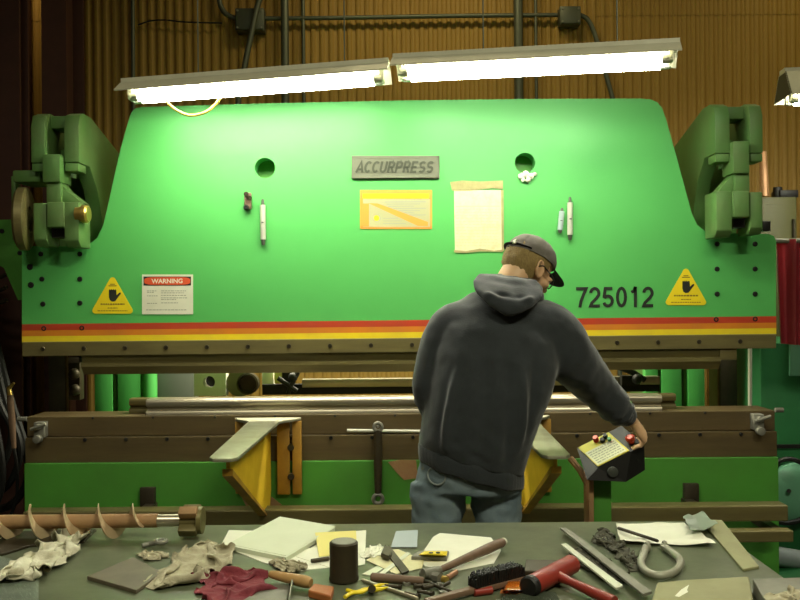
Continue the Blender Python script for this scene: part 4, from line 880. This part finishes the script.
# ------------------------------------------------------------------ the workbench
wb = thing('workbench', 'scuffed grey-green steel workbench strewn with tools in the foreground', 'workbench', (-0.4, 1.6, 0))
BX0, BX1, BY0, BY1 = -1.75, 0.815, 1.05, 2.27
MB().box(((BX0+BX1)/2, (BY0+BY1)/2, TZ-0.010), (BX1-BX0, BY1-BY0, 0.020)).build('bench_top', BENCH, wb, bevel=0.003)
m = MB()
for y in (BY0+0.03, BY1-0.03): m.box(((BX0+BX1)/2, y, TZ-0.06), (BX1-BX0-.04, 0.04, 0.08))
for x in (BX0+0.03, BX1-0.04): m.box((x, (BY0+BY1)/2, TZ-0.06), (0.04, BY1-BY0-0.1, 0.08))
m.build('apron', OLIVE, wb)
for x in (BX0+0.06, BX1-0.08):
    for y in (BY0+0.06, BY1-0.06): MB().box((x, y, (TZ-0.02)/2), (0.06, 0.06, TZ-0.02)).build('leg', OLIVE, wb, bevel=0.003)
MB().box(((BX0+BX1)/2, (BY0+BY1)/2, 0.25), (BX1-BX0-.08, BY1-BY0-.1, 0.02)).build('lower_shelf', OLIVE, wb)
def flat(name, pxs, z, th, m, label, cat, group=None, bevel=0.0, parent=None):
    return MB().prism([T(x, y, z+th) for x, y in pxs], (0, 0, -th)).build(name, m, parent, label=label, cat=cat, group=group, bevel=bevel, smooth=False)
import numpy as np
def rag(name, m, c, ax, ay, h, label, seed, cat='rag', z0=0.0, group=None, n=40, slack=1.55, iters=160, **_):
    """a crumpled cloth: a slack square sheet gathered into the ellipse (centre pixel c, ends of its half axes ax / ay) until it buckles"""
    C = T(*c, z0); A = np.array((T(*ax, z0)-C)[:2]); B_ = np.array((T(*ay, z0)-C)[:2]); C2 = np.array(C[:2])
    rs = np.random.RandomState(int(seed*10)); la, lb = np.linalg.norm(A), np.linalg.norm(B_)
    s = np.linspace(-1, 1, n); U, W = np.meshgrid(s, s, indexing='ij')
    rest_u = 2*la*slack*.82/(n-1); rest_w = 2*lb*slack*.82/(n-1)
    X = np.zeros((n, n, 3)); X[..., :2] = U[..., None]*A*.8 + W[..., None]*B_*.8
    f1 = rs.uniform(-1, 1, (6, 4))
    for a, b_, ph, am in f1: X[..., 2] += abs(am)*h*.5*np.sin(a*7*U+b_*7*W+ph*6)
    X[..., 2] += h*.5+rs.uniform(0, h*.12, (n, n)); X[..., 0] += rs.uniform(-1, 1, (n, n))*rest_u*.3; X[..., 1] += rs.uniform(-1, 1, (n, n))*rest_w*.3
    M = np.linalg.inv(np.stack([A, B_], 1)); rim = 1+.18*np.sin(3*np.arange(64)/64*2*np.pi+seed)+.10*np.sin(7*np.arange(64)/64*2*np.pi+seed*2)
    def con(P_, Q_, L, k):
        d = Q_-P_; l = np.sqrt((d*d).sum(-1, keepdims=True))+1e-9; e = d*(1-L/l)*.5*k; return e
    Vv = np.zeros_like(X)
    for it in range(iters):
        X0 = X.copy(); X = X+Vv*.35; X[..., 2] -= h*.006
        for _k in range(4):
            dl = np.zeros_like(X)
            e = con(X[:-1], X[1:], rest_u, .5); dl[:-1] += e; dl[1:] -= e
            e = con(X[:, :-1], X[:, 1:], rest_w, .5); dl[:, :-1] += e; dl[:, 1:] -= e
            dg = math.hypot(rest_u, rest_w)
            e = con(X[:-1, :-1], X[1:, 1:], dg, .3); dl[:-1, :-1] += e; dl[1:, 1:] -= e
            e = con(X[1:, :-1], X[:-1, 1:], dg, .3); dl[1:, :-1] += e; dl[:-1, 1:] -= e
            e = con(X[:-3], X[3:], rest_u*3, .12)*(np.linalg.norm(X[:-3]-X[3:], axis=-1, keepdims=True) < rest_u*2.3); dl[:-3] += e; dl[3:] -= e
            e = con(X[:, :-3], X[:, 3:], rest_w*3, .12)*(np.linalg.norm(X[:, :-3]-X[:, 3:], axis=-1, keepdims=True) < rest_w*2.3); dl[:, :-3] += e; dl[:, 3:] -= e
            dm = np.linalg.norm(dl, axis=-1, keepdims=True); X += dl*np.minimum(1, .35*rest_u/np.maximum(dm, 1e-9))
            q = X[..., :2] @ M.T; r = np.linalg.norm(q, axis=-1); th = (np.arctan2(q[..., 1], q[..., 0])/(2*np.pi)*64).astype(int) % 64; R_ = rim[th]
            f_ = np.where(r > R_, R_/np.maximum(r, 1e-6), 1.0); X[..., :2] *= f_[..., None]
            X[..., 2] = np.clip(X[..., 2], .0022, h*1.15)
        Vv = X-X0; Vv[..., 2] *= .9
    for _k in range(3):
        Y = X.copy(); Y[1:-1, 1:-1] = .5*X[1:-1, 1:-1]+.125*(X[:-2, 1:-1]+X[2:, 1:-1]+X[1:-1, :-2]+X[1:-1, 2:]); X = Y
    b = MB(); G = [[b.bm.verts.new((C.x+X[i, j, 0], C.y+X[i, j, 1], TZ+z0+max(.002, X[i, j, 2]))) for j in range(n)] for i in range(n)]
    for i in range(n-1):
        for j in range(n-1): b.bm.faces.new([G[i][j], G[i+1][j], G[i+1][j+1], G[i][j+1]])
    bmesh.ops.subdivide_edges(b.bm, edges=b.bm.edges[:], cuts=1, use_grid_fill=True)
    for v in b.bm.verts: v.co.z = max(v.co.z, TZ+z0+.0018)
    thicken(b.bm, .0012)
    for v in b.bm.verts: v.co.z = max(v.co.z, TZ+z0+.0006)
    return b.build(name, m, label=label, cat=cat, group=group, ang=75)
# ---- auger bit along the back edge
az = 0.0445; d_ = T(100, 538).y-0.005
ax0, ax1 = P(-40, 521, d_).x, P(158, 521, d_).x
az_ = TZ+az; ag = thing('auger_bit', 'long rusty auger bit lying along the back left edge of the bench', 'auger', ((ax0+ax1)/2, d_, TZ))
MB().cyl((ax0, d_, az_), (ax1, d_, az_), 0.0175, seg=24).build('shaft', RUST, ag)
pitch = 34.3/FPX*d_; fl = MB(); x_start = P(30, 521, d_).x; nturn = 4.35; n = int(nturn*40)
ph0 = pi/2; RO = 0.044
xx0 = x_start-pitch*1.0; rows = []
for i in range(n+1):
    s = i/40; x = xx0+pitch*s; a = ph0+2*pi*s; di = V((0, cos(a), sin(a)))   # blade points up when it crosses the marked pixels
    c = V((x, d_, az_)); Rr = RO*(1 if i > 6 else .45+.55*i/6)
    if i > n-8: Rr = RO*(.5+.5*(n-i)/8)
    rows.append([c+di*0.0165+V((-.0030, 0, 0)), c+di*Rr+V((-.0012, 0, 0)), c+di*Rr+V((.0012, 0, 0)), c+di*0.0165+V((.0030, 0, 0))])
fl.loft(rows); fl.build('flight', RUST_PALE, ag, label='spiral blade', ang=50)
MB().cyl((ax1, d_, az_), (P(182, 521, d_).x, d_, az_), 0.0155, seg=24).build('adapter', STEEL, ag, label='bright steel shank end')
xh0, xh1 = P(181, 521, d_).x, P(203, 521, d_).x
MB().lathe((xh0, d_, az_), [(0.0, 0), (0.021, 0), (0.021, (xh1-xh0)*.75), (0.026, (xh1-xh0)*.75), (0.034, (xh1-xh0)*.80), (0.034, (xh1-xh0)), (0, (xh1-xh0))], axis=(1, 0, 0), seg=24).build('hub', STEEL_BROWN, ag)
for k in range(4):
    a = pi/4+k*pi/2-0.12; M = Matrix.Rotation(a, 3, 'X'); c = V((xh0+(xh1-xh0)*.42, d_, az_))+M @ V((0, 0, 0.031))
    MB().box(c, ((xh1-xh0)*.82, 0.024, 0.022), M).build('hub_lug', STEEL_BROWN if k % 2 else RUST, ag, bevel=0.003)
# ---- left side of the bench
flat('steel_plate', [(-20, 560), (-10, 538), (22, 531), (96, 529), (84, 541), (30, 545), (8, 552)], 0, 0.006, STEEL_DARK, 'dark flat plate under the white rag at the left end', 'plate', bevel=0.001)
rag('white_rag', RAG_WHITE, (48, 559), (90, 534), (58, 570), 0.036, 'long grimy white rag twisted across the bench below the auger bit', 3.3, z0=0.0065, bumps=13)
flat('square_plate', [(87, 576), (133, 557), (162, 572), (136, 590)], 0, 0.009, PLATE_GREY, 'square grey steel plate lying flat on the left of the bench', 'plate', bevel=0.0015)
rag('cream_rag', RAG_CREAM, (194, 567), (231, 546), (173, 557), 0.062, 'crumpled cream rag next to the maroon rag', 5.1, bumps=13)
rag('maroon_rag', RAG_MAROON, (231, 586), (269, 581), (222, 568), 0.072, 'crumpled maroon rag at the front of the bench', 8.2, bumps=12)
c = T(161, 548, 0.0); mm = MB(); mm.tube([c+V((.012*cos(2*pi*k/18), .012*sin(2*pi*k/18), .016)) for k in range(18)], .006, 8, closed=True); mm.tube([c+V((-.012, .0, .012)), c+V((-.03, .006, .008)), c+V((-.045, -.004, .007))], .006, 8); mm.build('ring_fitting', STEEL_DULL, label='small steel ring fitting beside the cream rag', cat='fitting')
rag('cotton_scrap', RAG_CREAM, (153, 557), (168, 556), (157, 561), 0.010, 'small cream cloth scrap behind the square grey plate', 2.2, bumps=25)
pl = MB(); C0 = T(-4, 596); nx, ny = 28, 22; rows = []
for i in range(nx+1):
    row = []
    for j in range(ny+1):
        p = T(-30+i*2.45, 556+j*2.9 + 14*max(0, (i/nx))*0.9); z = 0.006+0.010*(noise.noise(p*13)+0.5)+0.003*noise.noise(p*45); row.append(V((p.x, p.y, TZ+max(z, .004))))
    rows.append(row)
R = [[pl.bm.verts.new(p) for p in r] for r in rows]
for i in range(nx):
    for j in range(ny): pl.bm.faces.new([R[i][j], R[i+1][j], R[i+1][j+1], R[i][j+1]])
bmesh.ops.solidify(pl.bm, geom=pl.bm.faces[:], thickness=0.003)
pl.build('plastic_sheet', PLASTIC_BAG, label='crumpled pale plastic sheet in the front left corner of the photo', cat='plastic sheet', ang=60)
# ---- paper in the middle
flat('paper_sheet', [(221, 545), (229, 530), (262, 531), (332, 556), (340, 566), (296, 571), (262, 562)], 0, 0.001, PAPER, 'white sheet sticking out from under the thick pale pad', 'paper', 'loose white sheets on the bench')
pd = thing('paper_pad', 'thick pale paper pad lying askew in the middle of the bench', 'pad', T(282, 537, 0.0012))
flat('pages', [(228, 545.5), (280, 518), (335, 527.5), (286, 557.5)], 0.0012, 0.010, PAPER_GREEN, None, None, parent=pd)
flat('cover_sheet', [(227.5, 543.8), (280, 516.5), (335.5, 526), (286, 555.6)], 0.0114, 0.0006, PAPER_GREEN, None, None, parent=pd)
flat('paper_sheet', [(296, 556.5), (337, 533), (366, 530), (365, 564), (338, 570)], 0.0012, 0.0008, PAPER, 'white sheet lying under the yellow card and the dark steel cylinder', 'paper', 'loose white sheets on the bench')
ycp = [T(x, y, z) for x, y, z in ((315, 532.5, .0135), (356, 530.5, .0135), (357, 553, .004), (319, 556.5, .004))]; MB().prism(ycp, (0, 0, -.0008)).build('yellow_card', CARD_Y, label='pale yellow card leaning on the pad behind the dark steel cylinder', cat='card', smooth=False)
cyl = thing('steel_cylinder', 'dark upright steel cylinder standing on the bench with a pale top', 'cylinder', T(344, 580, 0.0032))
c = T(344, 579, 0.0034); r = 14.3/FPX*c.y; hh = 0.081
MB().lathe(c, [(0, 0), (r*1.04, 0), (r*1.04, .004), (r, .007), (r, hh-.003), (r-.003, hh), (0, hh)], seg=40).build('body', STEEL_DARK, cyl)
MB().lathe(c+V((0, 0, hh)), [(0, 0), (r-.004, 0), (r-.005, .0012), (0, .0012)], seg=40).build('top_face', STEEL_DULL, cyl, label='top face coloured pale as if lit from above')  # top coloured paler than the body for the light from above
def rod(name, a, b, r, m, label, cat, z=None, rb=None, group=None, seg=14, parent=None):
    rb = r if rb is None else rb; A = T(*a, (z if z is not None else 0)+r); B_ = T(*b, (z if z is not None else 0)+rb)
    return MB().tube([A, A.lerp(B_, .02), A.lerp(B_, .98), B_], [r*.75, r, rb, rb*.75], seg).build(name, m, parent, label=label, cat=cat, group=group)
rod('center_punch', (311, 561), (329, 558.5), .0048, STEEL_DARK, 'short dark punch lying on the white sheet left of the steel cylinder', 'punch', z=.0025)
rag('leather_scrap', RAG_CREAM, (288, 567), (306, 569), (287, 561), 0.014, 'small pale leather scrap beside the tan wooden handle', 6.6, cat='scrap', z0=.0023, bumps=18)
# ---- trowel-like scraper with a tan handle, front centre-left
sc = thing('scraper', 'flat grey steel scraper with a tan wooden handle beside the maroon rag', 'scraper', T(285, 588))
MB().prism([T(x, y, 0.006) for x, y in ((240, 602), (262, 588), (292, 577), (287, 600), (283, 606))], (0, 0, -.004)).build('blade', STEEL_DULL, sc, bevel=0.001)
MB().prism([T(287, 603, .006), T(292, 577, .006), T(292, 577, .022), T(288, 601, .022)], (0.003, 0, 0)).build('blade_flange', STEEL_DULL, sc, smooth=False)
A_, B_ = T(270, 574, .022), T(311, 583, .016)
MB().tube(spline([A_, A_.lerp(B_, .3), A_.lerp(B_, .7), B_], 4), [.007, .008, .009, .0095, .010, .0105, .011, .0115, .012, .0125, .0125, .0115, .009], 16).build('handle', WOOD_TAN, sc)
MB().cyl(T(290, 585, .012), T(297, 580, .018), .004, seg=10).build('tang', STEEL_DARK, sc)
flat('orange_block', [(308, 590), (314, 583), (334, 586), (331, 596)], 0, 0.016, ORANGE_BLOCK, 'small orange-brown block in front of the steel cylinder', 'block', bevel=0.003)
# ---- yellow snips
ys = thing('snips', 'small yellow-handled snips at the front edge right of the orange block', 'snips', T(366, 592))
for pts in ([(345, 597), (352, 593), (362, 592), (370, 588)], [(347, 590), (356, 592), (366, 589), (374, 591)]):
    MB().tube(spline([T(x, y, .008) for x, y in pts], 5), .0045, 10, flat=.8).build('handle', YELLOW_STR if False else STICKER_Y, ys)
MB().cyl(T(372, 589, .002), T(372, 589, .016), .008, seg=14).build('pivot', STEEL_DARK, ys)
for pts in ([(371, 588), (380, 585), (388, 584)], [(373, 590), (381, 589), (388, 587)]):
    MB().tube([T(x, y, .008) for x, y in pts], [.005, .004, .0012], 8).build('jaw', STICKER_Y, ys)
# ---- middle clutter
flat('steel_rule', [(362, 574), (388, 560), (398, 559), (372, 575.5)], 0, .0014, PALE_METAL, 'pale flat steel rule right of the steel cylinder', 'rule')
flat('paper_sheet', [(366, 560), (382, 551), (398, 549), (424, 560), (422, 568), (396, 574)], .0016, .0006, PAPER_OLD, 'creased cream sheet lying under the dark try square', 'paper', 'loose white sheets on the bench')
sq = thing('try_square', 'dark try square lying over the cream sheet right of the steel cylinder', 'square', T(395, 560, .0024))
flat('blade', [(384, 549), (389, 545), (409, 570), (402, 573)], .0026, .004, STEEL_DARK, None, None, parent=sq)
flat('stock', [(381, 553), (385, 544), (392, 551), (389, 556)], .0068, .010, STEEL_DARK, None, None, parent=sq, bevel=.001)
hn = thing('file_tool', 'dark file with a fat brown handle lying across the bench middle', 'file', T(398, 579))
rod('handle', (371, 577), (424, 581), .0095, WOOD_BROWN, None, None, rb=.0085, parent=hn)
rod('blade', (424, 581), (452, 592), .0045, STEEL_DARK, None, None, z=.004, rb=.003, parent=hn)
rod('thin_rod', (362, 580), (418, 599), .0042, STEEL, 'thin pale steel rod pointing to the front edge below the brown file handle', 'rod')
pf = thing('pipe_fitting', 'grey threaded pipe fitting in the middle of the tool heap', 'fitting', T(432, 577))
rod('barrel', (421, 573), (437, 577), .0085, STEEL_DULL, None, None, parent=pf); rod('hex', (434, 576.4), (440, 578), .011, STEEL_DULL, None, None, seg=6, parent=pf)
rod('thread', (440, 578), (447, 580), .007, BRASS, None, None, parent=pf)
rod('copper_stub', (447, 578), (456, 572), .006, mat('copper', (.40, .20, .11), .4, .5), 'short coppery stub beside the pipe fitting', 'stub')
cl = random.Random(4)
for k in range(9):
    x, y = 392+cl.uniform(0, 62), 585+cl.uniform(-1, 12)
    if k % 3 == 0:
        c = T(x, y, 0); MB().lathe(c, [(.004, 0), (.0085, 0), (.0085, .007), (.004, .007), (.004, 0)], seg=6).build('hex_nut', STEEL_DULL, label='small grey hex nut among the clutter at the front edge', cat='nut', group='nuts at the front edge')
    else:
        b_ = thing('bolt', 'small dark bolt among the clutter at the front edge', 'bolt', T(x, y), 'bolts at the front edge'); a = cl.uniform(0, 3.1); dv = V((cos(a), sin(a), 0)); c = T(x, y, .0065)
        MB().cyl(c, c+dv*.030, .0038, seg=10).build('shank', STEEL_DARK, b_); MB().cyl(c-dv*.006, c, .0064, seg=6).build('head', STEEL_DARK, b_)
flat('grey_card', [(391, 547), (396, 531), (418, 530), (417, 547)], .0024, .0008, mat('grey_card', (.36, .42, .44), .5), 'pale blue-grey card near the back edge of the bench, left of the yellow case', 'card')
flat('steel_strip', [(374, 577), (407, 552), (411, 553), (379, 578)], .0034, .001, PALE_METAL, 'narrow pale strip lying beside the dark try square', 'strip')
# ---- white sheet, yellow case, long handle, wire brush
flat('paper_sheet', [(433, 537), (440, 533), (491, 537.5), (501, 550), (494, 563), (460, 570), (425, 566), (418, 559)], 0, .0009, PAPER, 'white sheet under the long brown hammer handle', 'paper', 'loose white sheets on the bench')
yc = thing('yellow_case', 'small yellow case with black marks on a grey base, on the white sheet', 'case', T(430, 556, .001))
flat('base', [(411, 556), (419, 550.5), (449, 550.5), (447, 557)], .001, .010, STEEL_DULL, None, None, parent=yc, bevel=.002)
tp = MB(); lo = [T(x, y, .0112) for x, y in ((418, 555), (424, 551), (448, 551), (447, 556))]; hi = [T(x, y, .022) for x, y in ((427, 554), (430, 551.5), (440, 551.5), (443, 554.5))]
tp.loft([lo, hi]); tp.build('lid', STICKER_Y, yc, bevel=.002)
for x in (431, 438): MB().lathe(T(x, 553, .0222), [(.005, 0), (.005, .0015), (0, .0015)], seg=12).build('mark', INK, yc)
lh = thing('hammer', 'hammer with a long brown wooden handle and white butt lying over the white sheet', 'hammer', T(465, 555, .001))
A_, B_ = T(503, 542, .022), T(435, 572, .012)
MB().tube([A_, A_.lerp(B_, .03), A_.lerp(B_, .25), A_.lerp(B_, .55), A_.lerp(B_, .85), B_], [.009, .0112, .0118, .0095, .0075, .006], 16).build('handle', WOOD_BROWN, lh)
MB().cyl(A_+(A_-B_).normalized()*.005, A_, .0095, seg=14).build('butt_cap', PAPER, lh)
MB().tube([B_+V((-.026, -.016, .002)), B_, B_+V((.012, .016, .0))], [.010, .012, .008], 12).build('head', STEEL_DULL, lh)
wbh = thing('wire_brush', 'black wire brush with a long handle lying at the front of the bench', 'brush', T(480, 590))
A_, B_ = T(426, 602, .010), T(521, 577, .012); dv = (B_-A_).normalized(); sd = V((-dv.y, dv.x, 0))
def bar(a, b, w, h): return [a+sd*w+V((0, 0, h)), a-sd*w+V((0, 0, h)), a-sd*w-V((0, 0, h)), a+sd*w-V((0, 0, h))], [b+sd*w+V((0, 0, h)), b-sd*w+V((0, 0, h)), b-sd*w-V((0, 0, h)), b+sd*w-V((0, 0, h))]
w_ = MB(); q1, _ = bar(A_, A_, .008, .006); q2, _ = bar(A_.lerp(B_, .45), A_, .009, .006); q3, _ = bar(A_.lerp(B_, .52), A_, .015, .0065); q4, _ = bar(B_, A_, .015, .0065); w_.loft([q1, q2, q3, q4]); w_.build('handle', WOOD_BROWN, wbh, bevel=.0025)
bsh = MB(); rg_ = random.Random(9)
for i in range(52):
    for k in range(8):
        p = A_.lerp(B_, .47+.52*i/51)+sd*(-.013+.0037*k)+V((0, 0, .006)); tip = p+V((rg_.uniform(-.004, .004), rg_.uniform(-.004, .004), .026*min(1, .6+.1*i, .6+.1*(51-i))))
        bsh.tube([p, p.lerp(tip, .6), tip], [.0017, .0021, .0012], 5)
bsh.build('bristles', RUBBER, wbh)
rod('red_grip', (474, 592.5), (492, 590), .008, HAMMER_RED, 'short red rubber grip just in front of the wire brush', 'grip')
og = thing('orange_lens', 'small shiny translucent orange lens beside the red hammer head', 'lens', T(513, 586))
o1 = MB(); o1.loft([[T(x, y, z) for x, y in q] for q, z in (([(502, 592), (506, 580), (523, 580), (523, 592)], 0.001), ([(504, 590), (508, 581.5), (521, 581.5), (521, 590)], .020))]); o1.build('lens', ORANGE_GLASS, og, bevel=.003)
MB().prism([T(x, y, .001) for x, y in ((500, 593), (505, 579), (525, 579), (525, 593))], (0, 0, -.001)).build('backing', ORANGE_BLOCK, og, smooth=False)
flat('steel_block', [(524, 571), (526, 559), (562, 560), (560, 571)], 0, .020, STEEL_DARK, 'dark rectangular steel block behind the red hammer head', 'block', bevel=.002)
# ---- red dead-blow hammer
rh = thing('mallet', 'red dead-blow mallet with black faces lying on the bench', 'mallet', T(555, 590))
A_, B_ = T(529, 587, .023), T(572, 564, .023); dv = (B_-A_).normalized(); L = (B_-A_).length
MB().lathe(A_, [(.0, .010), (.019, .010), (.0205, .014), (.0205, L*.45), (.0195, L*.5), (.0205, L*.55), (.0205, L-.012), (.0185, L-.010), (0, L-.010)], axis=dv, seg=26).build('head', HAMMER_RED, rh)
MB().lathe(A_, [(0, -.004), (.018, -.004), (.0215, .0), (.0215, .012), (0, .012)], axis=dv, seg=26).build('face', RUBBER, rh, label='black striking face')
MB().lathe(B_, [(0, -.012), (.0205, -.012), (.0205, -.002), (.018, .0), (0, .0)], axis=dv, seg=26).build('face', HAMMER_RED, rh)
Mi = A_.lerp(B_, .55); E_ = T(614, 602, .012)
MB().tube([Mi, Mi.lerp(E_, .12), Mi.lerp(E_, .3), Mi.lerp(E_, .6), E_], [.013, .0105, .0085, .0105, .012], 16).build('handle', HAMMER_RED, rh)
# ---- flat bars and shackle on the right
flat('flat_bar', [(560, 527.5), (566, 527), (652, 591), (643, 594)], 0.012, .006, STEEL_DULL, 'long narrow steel flat bar slanting across the right half of the bench', 'bar', 'narrow flat bars', bevel=.001)
flat('flat_bar', [(561, 544), (566, 543), (623, 585), (616, 588)], 0.012, .005, PALE_METAL, 'shorter pale flat bar just left of the long slanting one', 'bar', 'narrow flat bars', bevel=.001)
rag('oily_rag', RAG_DARK, (598, 566), (630, 586), (609, 559), 0.0095, 'flat dark oily cloth under the two slanting flat bars', 7.7, slack=1.25)
rag('oily_rag', RAG_DARK, (624, 556), (641, 571), (632, 551), 0.016, 'dark oily rag between the long flat bar and the shackle', 9.4, bumps=22)
rag('brown_cloth', RAG_DARK, (604, 539), (614, 545), (610, 532), 0.016, 'small brown cloth at the left corner of the rumpled papers', 1.4, bumps=24)
sh = thing('shackle', 'pale galvanised bow shackle lying beside the rumpled papers', 'shackle', T(660, 562))
pts = [T(x, y, .0115) for x, y in ((646, 547), (643, 556), (641, 563), (645, 570), (653, 574.5), (662, 575.5), (672, 573), (679, 567), (680, 560), (673, 553), (663, 546))]
MB().tube(spline(pts, 6), .0085, 14).build('bow', GALV, sh)
for x, y in ((646, 547), (663, 546)):
    c = T(x, y, .0125); MB().tube([c+V((.004, .008*cos(2*pi*k/16), .0*1+.008*sin(2*pi*k/16)+.0)) for k in range(16)], .0055, 8, closed=True).build('eye', GALV, sh)
def crumpled_sheet(name, corner_px, m, label, amp, seed, z0=.001, group=None, cat='paper', n=22):
    a, b_, c_, d2 = [T(x, y) for x, y in corner_px]; q = MB(); G = []
    for i in range(n+1):
        row = []
        for j in range(n+1):
            s, t = i/n, j/n; p = a*(1-s)*(1-t)+b_*s*(1-t)+c_*s*t+d2*(1-s)*t
            z = z0+amp*(max(0, .2+1-2.2*abs(noise.noise(p*11+V((seed, 0, 0))))))*(.45+.55*abs(2*t-1)); p.z = TZ+max(z, z0); row.append(q.bm.verts.new(p))
        G.append(row)
    for i in range(n):
        for j in range(n): q.bm.faces.new([G[i][j], G[i+1][j], G[i+1][j+1], G[i][j+1]])
    thicken(q.bm, .0008)
    return q.build(name, m, label=label, cat=cat, group=group, ang=60)
crumpled_sheet('paper_sheet', [(620, 545), (616, 528), (684, 523), (716, 548)], PAPER, 'rumpled white papers behind the shackle at the right', .010, 4.2, .001, 'loose white sheets on the bench')
rod('pencil', (618, 528), (658, 541), .0042, STEEL_DARK, 'thin dark pencil lying across the rumpled papers', 'pencil', z=.012, rb=.004)
crumpled_sheet('plastic_wrapper', [(690, 541), (683, 524), (702, 520), (718, 534)], PLASTIC_BAG, 'crumpled clear wrapper on the right end of the rumpled papers', .014, 6.9, .012, None, 'wrapper', 14)
flat('wide_flat_bar', [(700, 519), (722, 520), (759, 566), (743, 569)], 0, .006, OLIVE, 'wide olive flat bar lying along the right edge of the bench', 'bar', bevel=.001)
ob = thing('olive_case', 'low olive metal case with a white scuff at the front right of the bench', 'case', T(700, 600))
flat('body', [(648, 610), (657, 582), (690, 579), (749, 576), (753, 597), (750, 615)], 0, .026, OLIVE, None, None, parent=ob, bevel=.004)
MB().prism([T(x, y, .0262) for x, y in ((675, 596), (681, 590), (689, 585), (687, 590), (688, 592), (679, 597))], (0, 0, .0006)).build('scuff', PAPER, ob, smooth=False)
flat('grey_tray', [(763, 597), (753, 579), (830, 576), (845, 606), (772, 608)], 0, .030, STEEL_DULL, 'low grey metal box at the front right corner of the bench', 'box', bevel=.002)
rag('cream_cloth', RAG_CREAM, (796, 599), (826, 597), (788, 592), .022, 'cream cloth lying on the grey box at the front right corner', 4.8, z0=.0305, bumps=18)

rag('crumpled_paper', PAPER, (374, 553), (388, 549), (370, 548), .016, 'small crumpled white paper between the steel cylinder and the try square', 3.9, cat='paper', slack=1.35)
pdk = MB(); pr_ = [T(x, y) for x, y in ((503, 600), (512, 594), (556, 596), (560, 606), (500, 606))]
pdk.prism([p+V((0, 0, .008)) for p in pr_], (0, 0, -.008)); bmesh.ops.subdivide_edges(pdk.bm, edges=pdk.bm.edges[:], cuts=6, use_grid_fill=True)
pdk.build('scouring_pad', mat('dark_green_pad', (.05, .065, .035), .95, dirt=(.02, .03, .015), scale=80, bump=.8, bscale=250), label='dark green scouring pad at the front edge below the mallet head', cat='pad', smooth=False)
# ------------------------------------------------------------------ room lamps, added fill lights, world, camera
def lamp(name, loc, size, power, col, rot=(0, 0, 0)):
    L = bpy.data.lights.new(name, 'AREA'); L.shape = 'RECTANGLE'; L.size, L.size_y = size; L.energy = power; L.color = col
    o = bpy.data.objects.new(name, L); COL.objects.link(o); o.location = loc; o.rotation_euler = rot; return o
lamp('ceiling_or_fill_lamp', (1.6, -0.1, 4.3), (1.2, 0.3), 120, (1.0, 0.97, 0.72))
lamp('ceiling_or_fill_lamp', (-1.4, -0.3, 4.3), (1.2, 0.3), 62, (1.0, 0.97, 0.72))
lamp('ceiling_or_fill_lamp', (-2.75, 5.85, 4.4), (0.3, 0.5), 14, (1.0, 0.78, 0.38))  # added light over the slot between the columns, brightens the wall strip
lamp('ceiling_or_fill_lamp', (3.0, 5.0, 4.4), (0.4, 1.2), 14, (1.0, 0.85, 0.40))
lamp('ceiling_or_fill_lamp', (0.3, 5.2, 4.4), (1.6, 0.3), 24, (1.0, 0.85, 0.45))  # added light standing in for the glow on the wall above the fixtures
lamp('rear_fill_light', (-0.1, 4.75, 1.8), (2.2, 0.15), 75, (1.0, 0.95, 0.70))  # added fill light hidden behind the ram, brightens the gap below it
w = bpy.data.worlds.new('world'); SC.world = w; w.use_nodes = True
bg = w.node_tree.nodes['Background']; bg.inputs[0].default_value = (1.0, 0.85, 0.55, 1); bg.inputs[1].default_value = 0.03
cam = bpy.data.cameras.new('camera'); co = bpy.data.objects.new('camera', cam); COL.objects.link(co)
cam.sensor_width = 36; cam.lens = FPX/800*36; cam.clip_start = 0.05
co.matrix_world = Matrix.Translation((0, 0, CZ)) @ Matrix.Rotation(pi/2, 4, 'X') @ Matrix.Rotation(-ROLL, 4, 'Z')
SC.camera = co
vs = SC.view_settings; vs.view_transform = 'Standard'; vs.look = 'None'; vs.gamma = 1; vs.use_curve_mapping = False; vs.exposure = 0.0
for o in list(bpy.data.objects):
    if 'org' in o: del o['org']
